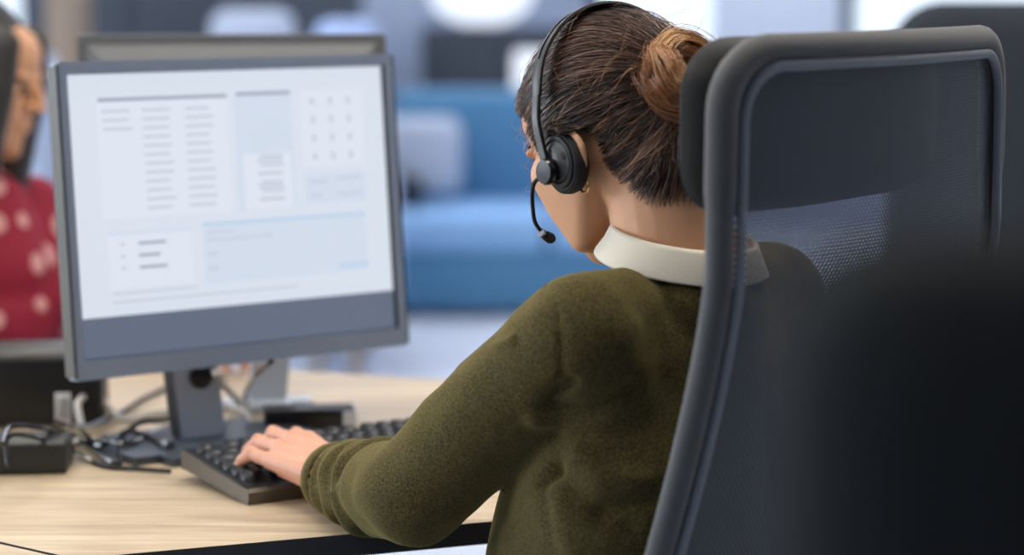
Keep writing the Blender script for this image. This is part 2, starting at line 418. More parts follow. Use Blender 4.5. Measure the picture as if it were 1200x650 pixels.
# ceiling light panels; the pair above the typing woman added for hair and shoulder light
PAN = [(-3.2, 0.9), (-1.4, 0.9), (-.15, 2.25), (.75, 2.45), (-3.2, 3.4), (-1.2, 3.4), (1.2, 3.4), (3.2, 3.4), (-3.2, 6.2), (-1.2, 6.2), (1.2, 6.2), (3.2, 6.2)] + [(x, y) for y in (7.8, 9.2, 10.6) for x in (-3.4, -2.0, -.7, .7, 2.0, 3.4)]
def lp():
    t = thing('ceiling_light', 'square white light panel set in the office ceiling above the room', 'light', (0, 0, 2.8), 0, 'ceiling light panels')
    bm = bmesh.new()
    for s in (-1, 1):
        box(bm, (s*.31, 0, 2.79), (.03, .65, .03), bev=.004); box(bm, (0, s*.31, 2.79), (.59, .03, .03), bev=.004)
    fin(bm, 'frame', K['silver'], t)
    bm = bmesh.new(); box(bm, (0, 0, 2.79), (.59, .59, .012)); fin(bm, 'diffuser', K['panel'], t, False, 0)
    return t
def copy_tree(o, parent=None):
    c = o.copy(); C.objects.link(c)
    if parent: c.parent = parent; c.matrix_parent_inverse = o.matrix_parent_inverse.copy()
    for ch in list(o.children): copy_tree(ch, c)
    return c
l0 = lp(); l0.location = (PAN[0][0], PAN[0][1], 2.8)
l1 = copy_tree(l0); l1['label'] = 'very bright square light panel over the lounge at the far end'; l1['group'] = 'lounge light panels'  # lounge panels, added to lift the far background
for ch in l1.children:
    if ch.data.name.startswith('diffuser'): ch.data = ch.data.copy(); ch.data.materials[0] = K['panel2']
first = True
for x, y in PAN[1:]:
    if y < 7.5: c = copy_tree(l0)
    else: c, first = (l1, False) if first else (copy_tree(l1), False)
    c.location = (x, y, 2.8)

# ================================================================== DESKS
DZ = .74
def poly_prism(bm, pts, z0, z1, mt=0, ms=1):
    lo = [bm.verts.new((p[0], p[1], z0)) for p in pts]; hi = [bm.verts.new((p[0], p[1], z1)) for p in pts]; n = len(pts)
    f = bm.faces.new(hi); f.material_index = mt
    bm.faces.new(lo[::-1]).material_index = ms
    for k in range(n): bm.faces.new((lo[k], lo[(k+1) % n], hi[(k+1) % n], hi[k])).material_index = ms
def desk(label, pts, legs):
    cx = sum(p[0] for p in pts)/len(pts); cy = sum(p[1] for p in pts)/len(pts)
    t = thing('desk', label, 'desk', (cx, cy, 0))
    bm = bmesh.new(); poly_prism(bm, pts, DZ-.022, DZ); fin(bm, 'desktop', [K['wood'], K['edge']], t, False, 0)
    for x, y in legs:
        bm = bmesh.new(); box(bm, (x, y, (DZ-.026)/2), (.05, .05, DZ-.026), bev=.006); fin(bm, 'leg', K['edge'], t)
    bm = bmesh.new()
    for a, b in zip(legs, legs[1:]+legs[:1]):
        va, vb = V((a[0], a[1], DZ-.045)), V((b[0], b[1], DZ-.045)); d = vb-va
        box(bm, (va+vb)/2, (d.length, .03, .04), RZ(math.atan2(d.y, d.x)))
    fin(bm, 'underframe', K['edge'], t, False, 0)
    return t
P1 = V((-.395, 2.137)); e1 = V((.93, .368)); sm = V((-.78, .62))
desk('oak topped desk with dark edge holding the keyboard and the lit monitor', [P1, P1+e1*1.35, (.95, 2.95), (.32, 2.96), (-.09, 3.092), (-.644, 3.30), (-1.05, 3.42), P1+sm*1.75],
     [(.75, 2.72), (.1, 2.92), (-.9, 3.28), (-1.3, 2.98)])
q = V((-.0035, -.0045))
desk('oak topped desk adjoining in the near left corner beyond a thin dark seam', [P1+q+V((0, -.0)), P1+sm*1.75+q, (-2.2, 2.9), (-1.55, 1.6), (-.62, 1.95)],
     [(-1.6, 3.0), (-2.05, 2.8), (-1.5, 1.75), (-.68, 2.05)])

# ================================================================== MONITORS
def screen_ui(W, H):
    """display face in local x (0..W), z (0..H), y = depth; returns bm with material slots"""
    bm = bmesh.new()
    def rect(x0, z0, x1, z1, mi, lay):
        y = -.0004*lay
        f = bm.faces.new([bm.verts.new(p) for p in ((x0*W, y, z0*H), (x1*W, y, z0*H), (x1*W, y, z1*H), (x0*W, y, z1*H))]); f.material_index = mi
    rect(0, 0, 1, 1, 0, 0)
    rect(0, 0, 1, .142, 1, 1)
    T = lambda v: .142+.858*(1-v)            # v: 0 top .. 1 bottom of the page
    def r2(x0, v0, x1, v1, mi, lay=1): rect(x0, T(v1), x1, T(v0), mi, lay)
    r2(.085, .115, .485, .60, 5); r2(.505, .10, .69, .60, 4); r2(.72, .10, .93, .43, 5); r2(.72, .46, .93, .59, 4)
    r2(.09, .10, .485, .115, 3, 2); r2(.515, .095, .69, .11, 3, 2)
    for k in range(12):
        v = .15+k*.037
        for a, b in ((.10, .19), (.22, .31), (.35, .44)):
            if k > 2 and a == .10: continue
            r2(a, v, b - random.random()*.02, v+.010, 2, 2)
        r2(.54 + (.04 if k > 5 else 0), v-.005, .66-random.random()*.02, v+.007, 2 if k > 5 else 4, 3)
    r2(.525, .36, .68, .60, 5, 2)
    for k in range(4): r2(.57, .385+k*.055, .65, .397+k*.055, 2, 3)
    for i in range(3):
        for j in range(4): r2(.755+i*.06, .13+j*.08, .767+i*.06, .16+j*.08, 2, 2)
    r2(.735, .49, .80, .5, 2, 2); r2(.83, .48, .91, .49, 2, 2); r2(.83, .55, .91, .56, 2, 2); r2(.735, .55, .78, .56, 2, 2)
    r2(.095, .665, .35, .89, 5, 1); r2(.095, .655, .35, .668, 4, 2); r2(.385, .65, .92, .90, 4, 1); r2(.385, .64, .92, .655, 6, 2)
    for k in range(3): r2(.13, .70+k*.05, .145, .711+k*.05, 2, 2); r2(.185 , .70+k*.05, .27-.02*(k == 1), .712+k*.05, 3, 2)
    r2(.395, .68, .48, .688, 2, 2); r2(.395, .71, .61, .718, 2, 2); r2(.395, .77, .43, .78, 2, 2); r2(.395, .83, .43, .84, 2, 2); r2(.82, .86, .92, .88, 6, 2)
    r2(.10, .905, .36, .912, 2, 1); r2(.10, .94, .68, .948, 2, 1); r2(.09, .97, .93, .975, 4, 1)
    return bm
def monitor(name, label, BL, ang, tilt, W, H, with_ui, neck_xy, mats, neckw=.057):
    """BL: bottom left corner (seen from the front). front faces -y in local frame."""
    root = thing(name, label, 'monitor', (neck_xy[0], neck_xy[1], DZ))
    X = M4.Translation(V(BL)) @ M4.Rotation(ang, 4, 'Z') @ M4.Rotation(-tilt, 4, 'X')
    def put(bm): bmesh.ops.transform(bm, matrix=X, verts=bm.verts); return bm
    bz = .0125; D = .023
    bm = bmesh.new()                          # bezel frame: four mitred bars
    o = [(0, 0), (W, 0), (W, H), (0, H)]; bb = .021
    i_ = [(bz, bb), (W-bz, bb), (W-bz, H-bz), (bz, H-bz)]
    vo = [bm.verts.new((x, 0, z)) for x, z in o]; vi = [bm.verts.new((x, 0, z)) for x, z in i_]; vr = [bm.verts.new((x, .008, z)) for x, z in i_]
    vb = [bm.verts.new((x, D, z)) for x, z in o]
    for k in range(4):
        j = (k+1) % 4
        bm.faces.new((vo[k], vo[j], vi[j], vi[k])); f = bm.faces.new((vi[k], vi[j], vr[j], vr[k])); f.material_index = 2
        f = bm.faces.new((vo[k], vb[k], vb[j], vo[j])); f.material_index = 1
    bm.faces.new(vb[::-1])
    ee = [e for e in bm.edges if all(v in vo or v in vb for v in e.verts) and (e.verts[0] in vo) != (e.verts[1] in vo)]
    bmesh.ops.bevel(bm, geom=ee, offset=.004, segments=3, affect='EDGES')
    put(bm); fin(bm, 'bezel', mats[:3], root, True, 30)
    # dark gap line round the front edge
    bm = bmesh.new(); g = .0016
    for a, b in (((0, 0), (g*1.6, H)), ((W-g, 0), (W, H))):
        bm = bmesh.new(); box(bm, ((a[0]+b[0])/2, -.0006+.002, H/2), (b[0]-a[0], .004, H-.004))
        put(bm); fin(bm, 'edge_trim', K['dark_line'], root, False, 0)
    # rear shell: stepped and tapered box
    bm = bmesh.new(); prev = None
    for y, ins in ((D, .012), (D+.014, .03), (D+.028, .07), (D+.03, .09)):
        ring = [bm.verts.new((x, y, z)) for x, z in ((ins, ins), (W-ins, ins), (W-ins, H-ins), (ins, H-ins))]
        if prev:
            for k in range(4): bm.faces.new((prev[k], prev[(k+1) % 4], ring[(k+1) % 4], ring[k]))
        prev = ring
    bm.faces.new(prev); put(bm); fin(bm, 'rear_shell', K['back_pl'], root, True, 25)
    if with_ui:
        bm = screen_ui(W-2*bz-.002, H-bz-bb-.002); bmesh.ops.translate(bm, vec=(bz+.001, .0072, bb+.001), verts=bm.verts); put(bm)
        fin(bm, 'display', [K['screen'], K['screen_band'], K['ui_a'], K['ui_d'], K['ui_b'], K['ui_w'], K['ui_p']], root, False, 0)
    else:
        bm = bmesh.new(); box(bm, (W/2, .006, H/2), (W-2*bz, .002, H-2*bz)); put(bm); fin(bm, 'display', K['black_gl'], root, False, 0)
    # stand
    bm = bmesh.new(); z1 = BL[2]+H*.42; n = V((neck_xy[0], neck_xy[1], 0)); rot = RZ(ang)
    pr_ = [(z, .004*((z-DZ)/(z1-DZ))) for z in (DZ+.006, DZ+.03, DZ+.1, z1)]
    prev = None
    for z, dy in pr_:
        dx = -.1*(z-DZ)
        ring = [bm.verts.new(n + rot @ V((sx*neckw/2+dx, dy+sy*.012, 0)) + V((0, 0, z))) for sx, sy in ((-1, -1), (1, -1), (1, 1), (-1, 1))]
        if prev:
            for k in range(4): bm.faces.new((prev[k], prev[(k+1) % 4], ring[(k+1) % 4], ring[k]))
        else: bm.faces.new(ring[::-1])
        prev = ring
    bm.faces.new(prev)
    bmesh.ops.bevel(bm, geom=[e for e in bm.edges if abs(e.verts[0].co.z-e.verts[1].co.z) > .01], offset=.004, segments=3, affect='EDGES')
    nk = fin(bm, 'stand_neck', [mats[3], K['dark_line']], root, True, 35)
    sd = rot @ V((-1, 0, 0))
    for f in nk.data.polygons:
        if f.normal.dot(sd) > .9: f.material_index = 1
    if with_ui:
        bm = bmesh.new(); lathe(bm, [(.0, -.001), (.0125, -.001), (.014, .001), (.014, .004), (.011, .006), (0, .006)], n + rot @ V((-.004, -.0125, 0)) + V((0, 0, DZ+.078)), 24, rot @ M4.Rotation(R(90), 3, 'X'))
        fin(bm, 'cable_hole', K['dark_line'], nk)
    bm = bmesh.new()
    vs = []
    for sx, sy in ((-1, -1), (1, -1), (1, 1), (-1, 1)): vs.append(n.xy.to_3d()*0 + rot @ V((sx*(.12 if with_ui else .055), sy*(.085 if with_ui else .05)-(.02 if with_ui else -.01), 0)))
    poly_prism(bm, [(n.x+v.x, n.y+v.y) for v in vs], DZ, DZ+.009, 0, 0)
    bmesh.ops.bevel(bm, geom=[e for e in bm.edges if abs(e.verts[0].co.z-e.verts[1].co.z) > .005], offset=.03, segments=6, affect='EDGES')
    fin(bm, 'stand_base', mats[4], root, True, 35)
    return root
monitor('monitor', 'lit grey monitor showing a pale spreadsheet page, facing the typing woman', (-.462, 2.525, .835), R(36.5), R(5.2), .426, .338, True, (-.352, 2.675),
        [K['frame_pl'], K['frame_side'], K['dark_line'], K['neck'], K['base_pl']])
monitor('monitor', 'dark monitor seen from behind above the lit monitor', (-.158, 2.99, .865), R(180+10), R(0), .372, .325, False, (-.300, 2.91),
        [K['back_pl'], K['back_pl'], K['dark_line'], K['silver'], K['silver']], .045)

# ================================================================== KEYBOARD
def keyboard():
    root = thing('keyboard', 'black wedge shaped keyboard with tall keys under the woman\'s hand', 'keyboard', (0, 0, 0))
    Wk, Dk = .442, .150
    zb = lambda y: .013*(1-y/Dk)              # underside: raised at the back (y=0 back, y=Dk front, growing to -Y)
    zt = lambda y: zb(y)+.020-.004*(y/Dk)
    bm = bmesh.new(); NY = 6
    prof = [(0, zb(0)), (0, zt(0)-.002), (.003, zt(0)), (Dk*.5, zt(Dk*.5)-.001), (Dk-.004, zt(Dk)), (Dk, zt(Dk)-.003), (Dk-.002, .0005)]
    ra = [bm.verts.new((.0, -y, z)) for y, z in prof]; rb = [bm.verts.new((Wk, -y, z)) for y, z in prof]; n = len(prof)
    bm.faces.new(ra[::-1]).material_index = 1; bm.faces.new(rb).material_index = 1
    for k in range(n):
        f = bm.faces.new((ra[k], ra[(k+1) % n], rb[(k+1) % n], rb[k])); f.material_index = 0 if k in (2, 3) else 1
    bmesh.ops.bevel(bm, geom=[e for e in bm.edges if len(e.link_faces) == 2 and e.calc_face_angle() > .6], offset=.0015, segments=2, affect='EDGES')
    fin(bm, 'case', [K['kb_top'], K['kb_side']], root, True, 30)
    u = .0188; km = {}
    def keymesh(w):
        if w in km: return km[w]
        b = bmesh.new(); a, c = w*u-.0022, u-.0022
        lo = [b.verts.new((sx*a/2, sy*c/2, 0)) for sx, sy in ((-1, -1), (1, -1), (1, 1), (-1, 1))]
        hi = [b.verts.new((sx*(a/2-.0014), sy*(c/2-.0017)+.0006, .0092)) for sx, sy in ((-1, -1), (1, -1), (1, 1), (-1, 1))]
        b.faces.new(hi)
        for k in range(4): b.faces.new((lo[k], lo[(k+1) % 4], hi[(k+1) % 4], hi[k]))
        bmesh.ops.bevel(b, geom=list(b.edges), offset=.0009, segments=2, affect='EDGES')
        me = bpy.data.meshes.new('key'); b.to_mesh(me); b.free(); me.materials.append(K['key']); me.polygons.foreach_set('use_smooth', [True]*len(me.polygons)); km[w] = me; return me
    rows = [[1]+[0.6]+[1]*4+[-.5]+[1]*4+[-.4]+[1]*4+[-.25]+[1]*3,
            [1]*13+[2]+[-.25]+[1]*3+[-.25]+[1]*4,
            [1.5]+[1]*12+[1.5]+[-.25]+[1]*3+[-.25]+[1]*4,
            [1.75]+[1]*11+[2.25]+[-3.5]+[1]*3,
            [2.25]+[1]*10+[2.75]+[-1.25]+[1]+[-1.25]+[1]*3,
            [1.25]*3+[6.25]+[1.25]*3+[-.5]+[1]*3+[-.25]+[2, 1]]
    rows[0][1] = -.6
    for r, row in enumerate(rows):
        x = .010; y = .0205+r*.0190 + (.0 if r else -.003)
        for w in row:
            if w < 0: x += -w*u; continue
            o = bpy.data.objects.new('key', keymesh(w)); C.objects.link(o); o.parent = root
            o.location = (x+w*u/2, -y, zt(y)-.0012); o.rotation_euler = (math.atan2(.017, Dk), 0, 0)
            x += w*u
    for x in (.045, Wk-.045):
        bm = bmesh.new(); box(bm, (x, -.018, .0055), (.026, .012, .011), bev=.001); fin(bm, 'foot', K['black_pl'], root)
    return root
kb = keyboard(); kb.location = (-.345, 2.476, DZ); kb.rotation_euler = (0, 0, R(34))

# ================================================================== DESK CLUTTER
def dock(label, loc, rz, s, name, sticker=None, slot=False):
    t = thing(name, label, name.replace('_', ' '), loc, rz); base = wmat(t)
    bm = bmesh.new(); box(bm, (0, 0, s[2]/2), s, bev=min(s)*.12, seg=3); bmesh.ops.transform(bm, matrix=base, verts=bm.verts); b = fin(bm, 'case', K['dockbody'] if slot else K['black_pl'], t)
    if slot:
        bm = bmesh.new(); box(bm, (-s[0]/2+.02, -s[1]/2, s[2]*.5), (.024, .006, s[2]*.5), bev=.001); bmesh.ops.transform(bm, matrix=base, verts=bm.verts); fin(bm, 'port', K['black_gl'], t)
    if sticker:
        bm = bmesh.new(); box(bm, (sticker[0], -s[1]/2-.0007, sticker[1]), (sticker[2], .0014, sticker[3]), bev=.0005); bmesh.ops.transform(bm, matrix=base, verts=bm.verts); st = fin(bm, 'sticker', K['label'], t)
        bm = bmesh.new()
        for k in range(5): box(bm, (sticker[0]+(-.3+.15*k)*sticker[2], -s[1]/2-.0016, sticker[1]), (.0009, .0006, sticker[3]*.7))
        bmesh.ops.transform(bm, matrix=base, verts=bm.verts); fin(bm, 'barcode', K['dark_line'], st, False, 0)
    return t
p = on_plane(40, 503, DZ)
dock('large black box with a white barcode sticker behind the cables', (p.x-.035, p.y+.06, DZ), R(6), (.215, .12, .088), 'mini_computer', (.062, .024, .018, .036))
p = on_plane(18, 557, DZ)
dock('low black dock box with open port at the left desk edge', (p.x-.012, p.y+.036, DZ), R(4), (.125, .07, .034), 'dock', None, True)
p = on_plane(360, 505, DZ)
d3 = dock('small black box with silver end on the desk behind the typing hand', (p.x, p.y+.025, DZ), R(8), (.105, .045, .024), 'card_reader')
bm = bmesh.new(); box(bm, (.046, -.001, .013), (.018, .046, .020), bev=.004); bmesh.ops.transform(bm, matrix=wmat(d3), verts=bm.verts); fin(bm, 'end_cap', K['silver'], d3)

def cable(label, pts, r, m, plugs=()):
    t = None
    P = [on_plane(x, y, DZ+h) for x, y, h in pts]
    bm = bmesh.new(); tube(bm, smooth_path(P, 8), r, 8)
    if not plugs: return tag(fin(bm, 'cable', m), label, 'cable')
    t = thing('cable', label, 'cable', P[0]); fin(bm, 'cord', m, t)
    for i in plugs:
        a, b = (P[0], P[1]) if i == 0 else (P[-1], P[-2]); d = (a-b).normalized()
        bm = bmesh.new(); tube(bm, [a-d*.006, a+d*.004, a+d*.022], [r*1.4, r*2, r*1.9], 10); fin(bm, 'plug', K['metal'], t)
    return t
r = .0032
cable('grey cable arching behind the left part of the lit monitor', [(96, 500, .01), (92, 470, .035), (115, 464, .03), (140, 490, .008), (175, 486, .004), (215, 480, .004)], .0042, K['grey_cable'])
cable('thick black cable crossing to the monitor stand from the black box', [(60, 492, .05), (95, 500, .02), (140, 484, .006), (170, 466, .005), (215, 448, .006), (262, 446, .012)], r, K['black_cable'])
cable('black cable looping over the low dock box', [(2, 520, .052), (12, 500, .055), (45, 500, .05), (85, 510, .012), (125, 540, .004)], r, K['black_cable'], (1,))
cable('black cable running low from the dock to the stand foot', [(8, 545, .036), (10, 512, .05), (40, 512, .046), (80, 525, .01), (120, 545, .0035), (160, 549, .0035), (200, 552, .0035)], r*.8, K['black_cable'])
cable('black cable curling up beside the stand foot', [(140, 545, .004), (142, 515, .012), (165, 495, .02), (196, 492, .018), (230, 480, .012)], r, K['black_cable'])
cable('short black cable with bright plug lying in the cable heap', [(190, 520, .012), (150, 505, .01), (118, 522, .01), (96, 505, .008)], r, K['black_cable'], (0,))
cable('thin black cable crossing the heap towards the monitor', [(70, 530, .006), (110, 515, .012), (150, 520, .012), (180, 505, .008), (215, 495, .006)], r*.7, K['black_cable'])
cable('silver grey cable slanting down behind the stand neck', [(252, 436, .09), (262, 452, .05), (280, 470, .014), (292, 490, .006), (290, 515, .004)], .0042, K['grey_cable'])
cable('black cable hanging from the rear monitor to the desk', [(318, 424, .10), (300, 440, .07), (288, 460, .02), (288, 490, .005), (282, 512, .004)], r, K['black_cable'])
cable('pale grey cable lying right of the stand neck', [(258, 470, .004), (275, 478, .006), (290, 486, .006)], .004, K['grey_cable'])

# ================================================================== PEOPLE
def head_axes(yaw, pitch, roll=0):
    f = V((-math.sin(yaw)*math.cos(pitch), math.cos(yaw)*math.cos(pitch), -math.sin(pitch)))
    r_ = V((math.cos(yaw), math.sin(yaw), 0)); u = r_.cross(f)
    A = M4((r_, f, u)).transposed()
    return A @ M4.Rotation(roll, 3, 'Y')
def head_parts(bm, Cn, A):
    L = lambda x, y, z: Cn + A @ V((x, y, z))
    E = lambda c, r_: (L(*c), r_, A)
    S = 3
    hull(bm, [E((0, -.004, 0), (.0745, .094, .093))], 4)
    hull(bm, [E((0, .028, -.035), (.066, .062, .07))], S)
    hull(bm, [E((0, .045, .028), (.060, .048, .048))], S)           # forehead
    hull(bm, [E((0, .038, -.070), (.047, .050, .038)), E((0, .068, -.104), (.020, .020, .016))], S)   # jaw to chin
    for s in (-1, 1):
        hull(bm, [E((s*.054, .000, -.048), (.014, .018, .022)), E((s*.030, .052, -.098), (.018, .02, .014)), E((s*.037, .058, -.026), (.026, .028, .025)), E((s*.030, .058, -.056), (.026, .027, .030))], 3)   # cheek and jaw line
        hull(bm, [E((s*.028, .083, .008), (.020, .010, .006))], 2)    # brow
        hull(bm, [E((s*.030, .078, -.013), (.015, .012, .012))], 2)   # eyelids
        # ear: rim, lobe, bowl
        ex, ey, ez = s*.0750, -.020, -.042
        rim = [L(ex+s*(.004+.010*max(0, math.sin(t))), ey-.006-.014*math.cos(t)*.9-.008*math.sin(t)*0, ez+.028*math.sin(t)) for t in [R(a) for a in range(-120, 171, 24)]]
        rim = [L(ex+s*(.006+.006*k/12), ey-.004-.016*math.sin(k/12*PI)*1.0, ez-.026+.056*k/12) for k in range(13)] + [L(ex+s*.004, ey+.012, ez+.026), L(ex+s*.0, ey+.014, ez+.012)]
        chain(bm, rim, [.0042]*len(rim), 2)
        hull(bm, [E((ex+s*.003, ey+.000, ez-.02), (.004, .008, .010)), E((ex+s*.001, ey+.002, ez+.01), (.004, .013, .018))], 2)
    hull(bm, [E((0, .088, .004), (.009, .010, .008)), E((0, .106, -.034), (.011, .011, .009))], 2)     # nose
    for s in (-1, 1): hull(bm, [E((s*.011, .098, -.037), (.008, .009, .007))], 2)
    hull(bm, [E((0, .086, -.058), (.022, .012, .0055)), E((0, .090, -.061), (.012, .010, .004))], 2)
    hull(bm, [E((0, .085, -.071), (.020, .012, .006))], 2)

def hand_parts(bm, W, fd, td, curl, sc_=1.0, spread=.02):
    """W wrist, fd forward dir, td thumb side dir; curl = list of 4 (a1,a2,a3) downward angles"""
    fd = V(fd).normalized(); td = V(td); td = (td-fd*td.dot(fd)).normalized(); ud = V((0, 0, 1)); ud = (ud-fd*ud.dot(fd)-td*ud.dot(td)).normalized()
    L = lambda x, y, z: W + (fd*x+td*y+ud*z)*sc_
    s = sc_
    mcp = [(.086, .027, .006), (.090, .008, .010), (.085, -.011, .007), (.075, -.028, .000)]
    ln = [(.040, .024, .020), (.044, .027, .021), (.040, .025, .020), (.031, .019, .018)]
    rd = [(.0098, .0088, .0078, .0066), (.010, .009, .008, .0068), (.0095, .0086, .0076, .0065), (.0088, .0078, .0070, .006)]
    tips = []
    for i in range(4):
        hull(bm, [(L(.006, mcp[i][1]*.55, 0), .0155*s), (L(*mcp[i]), rd[i][0]*1.18*s)], 2)
        a = 0; p = L(*mcp[i]); pts = [p]; sp = (1.5-i)*spread*3
        for k in range(3):
            a += curl[i][k]; d = fd*(math.cos(a)*math.cos(sp)) + td*math.sin(sp)*math.cos(a) - ud*math.sin(a)
            p = p + d*ln[i][k]*s; pts.append(p)
        pts[-1] = pts[-1] - (pts[-1]-pts[-2]).normalized()*.004*s
        chain(bm, pts, [x*s for x in rd[i]], 2); tips.append((pts[-1], (pts[-1]-pts[-2]).normalized()))
        hull(bm, [(pts[0]+ud*.0015*s, rd[i][0]*1.1*s)], 2); hull(bm, [(pts[1]+ud*.001*s, rd[i][1]*1.08*s)], 2)
    hull(bm, [(L(.02, .016, -.004), .016*s), (L(.06, .024, 0), .013*s), (L(.06, -.02, -.004), .013*s), (L(.015, -.016, -.004), .015*s)], 2)
    hull(bm, [(L(.02, .020, -.008), .014*s), (L(.05, .040, -.014), .0115*s)], 2)
    chain(bm, [L(.05, .040, -.014), L(.078, .050, -.020), L(.100, .046, -.024)], [.011*s, .0095*s, .0075*s], 2)
    hull(bm, [(L(-.05, 0, 0), .025*s), (L(.012, 0, 0), (.02*s, .0245*s, .0175*s), M4((fd, td, ud)).transposed())], 2)
    return tips, ud

FT = V((-.75, .66, 0)).normalized(); LT = V((-FT.y, FT.x, 0)) ; LT = V((-.66, -.75, 0))    # torso facing, torso left
YAW, PIT = R(38), R(29)
HC = V((.091, 2.20, 1.131)); HA = head_axes(YAW, PIT, R(0)) @ M4.Diagonal((.94, .94, .94))
NB = V((.149, 2.135, 1.003))                                     # base of the neck
SL = V((.058, 2.035, .957)); EL = V((-.089, 2.135, .801)); WR = V((-.165, 2.318, .774))
SR = NB + (-LT)*.165 + V((0, 0, -.045)) + FT*.02
ER = V((.26, 2.42, .80)); WRR = V((.09, 2.60, .785))
PEL = V((.155, 2.155, .56))
LH = lambda x, y, z: HC + HA @ V((x, y, z))

person = thing('person', 'woman with brown hair bun in olive sweater typing at the desk', 'person', (PEL.x, PEL.y, .0))
# --- body: head and neck
bm = bmesh.new(); head_parts(bm, HC, HA)
chain(bm, [LH(0, -.028, -.050), LH(0, -.040, -.085), NB+V((0, 0, -.005)), NB+V((0, 0, -.05))], [.054, .0525, .056, .062], 3)
hull(bm, [(NB+V((0, 0, -.04)), .06), (NB+LT*.10+V((0, 0, -.055)), .035), (NB-LT*.10+V((0, 0, -.055)), .035)], 3)
head_me = remesh(bm, .0022, 15, .5)
# --- left hand
bm = bmesh.new(); HF = V((-.60, .80, .0)); HT = V((.80, .60, .12))
WH = WR + HF*.022 + V((0, 0, .003))
tipsL, udL = hand_parts(bm, WH, HF+V((0, 0, .10)), HT, [(R(8), R(28), R(22)), (R(6), R(32), R(24)), (R(4), R(30), R(20)), (R(-2), R(34), R(22))], .93, .045)
chain(bm, [WH-HF*.03, EL+V((0, 0, .01))], [.023, .03], 2)
handL = remesh(bm, .0013, 3, .5)
bm = bmesh.new(); HFr = V((-.75, .45, 0))
hand_parts(bm, WRR+V((0, 0, .012)), HFr, V((-.5, -.8, 0)), [(R(12), R(30), R(22))]*4, .93, .03); chain(bm, [WRR+V((0, 0, .012)), ER, SR], [.024, .033, .042], 2)
handR = remesh(bm, .0022, 4, .5)
# --- torso, legs under the clothes
bm = bmesh.new()
hull(bm, [(PEL+V((0, 0, 0)), .08), (NB+V((0, 0, -.2)), .075), (NB+LT*.09+V((0, 0, -.09)), .045), (NB-LT*.09+V((0, 0, -.09)), .045)], 3)
chain(bm, [NB+LT*.09+V((0, 0, -.09)), SL, EL], [.04, .04, .032], 2)
knL = PEL+FT*.44+LT*.10+V((0, 0, .0)); knR = PEL+FT*.44-LT*.12
for kn, s in ((knL, 1), (knR, -1)):
    chain(bm, [PEL+LT*s*.08+V((0, 0, -.01)), kn, V((kn.x, kn.y, .10))-FT*.06], [.075, .052, .036], 2)
    hull(bm, [(V((kn.x, kn.y, .045))-FT*.06, .036), (V((kn.x, kn.y, .03))+FT*.08, (.035, .035, .024))], 2)
torso = remesh(bm, .008, 3, .5)
body_me = merge([head_me, handL, handR, torso], [0, 1, 1, 0])
body = link('body', body_me, [K['skin'], K['skin_hand']], person)
head_bvh = BVHTree.FromPolygons([v.co for v in head_me.vertices], [tuple(p.vertices) for p in head_me.polygons])
# fingernails
for (tp, td_) in tipsL:
    bm = bmesh.new(); s = td_.cross(udL).normalized(); nn = s.cross(td_).normalized()
    A3 = M4((s, td_, nn)).transposed(); hull(bm, [(tp+nn*.0052+td_*.001, (.0038, .0052, .0009), A3)], 2); fin(bm, 'fingernail', K['nail'], body)
# eye, lashes, brows
for s in (-1, 1):
    bm = bmesh.new(); hull(bm, [(LH(s*.030, .0785, -.0135), .0108)], 3); fin(bm, 'eye', K['eye'], body)
    bm = bmesh.new()
    for k in range(14):
        a = (k/13-.5)*1.5; b = LH(s*.030+s*.015*math.sin(a), .083+.010*math.cos(a), -.017)
        t = LH(s*.030+s*.019*math.sin(a), .086+.013*math.cos(a), -.020); tube(bm, [b, (b+t)/2+V((0, 0, .000)), t], [.0007, .0005, .0002], 4)
    fin(bm, 'eyelashes', K['lash'], body)
    bm = bmesh.new(); tube(bm, [LH(s*(.016+.03*k/6), .0945-.018*(k/6)**2, .012+.005*math.sin(k/6*PI)) for k in range(7)], [.001, .0022, .0026, .0026, .0022, .0016, .0008], 6, prof=None); fin(bm, 'eyebrow', K['lash'], body)

# --- hair
O = V((0, -.012, -.018))
def surf(d, off):
    """point over the head along local direction d from O"""
    d = V(d).normalized(); w = HA @ d; o = LH(*O) + w*.30
    loc, nor, idx, dist = head_bvh.ray_cast(o, -w, .30)
    if loc is None: return LH(*O)+w*.09
    return loc + w*off
def hairline(d):
    """signed: >0 where hair grows. d local unit direction"""
    x, y, z = d
    ax = abs(x)
    # front line: y limit as a function of height
    if z > .35: lim = .78 - max(0, .62-z)*.9
    elif z > -.22: lim = .50 + (z+.22)*.14/.57*1.0
    else: lim = .50
    front = lim - y
    # behind / below ear
    if z < -.18: front = min(front, (-.14 - (-z-.18)*.40) - y if ax > .30 else 1)
    ear = math.acos(max(-1, min(1, (ax*.945 - y*.10 - z*.31)))) - .29
    front = min(front, ear)
    low = z + .82 + .10*ax*0 - (.25*max(0, ax-.35))
    return min(front, low)
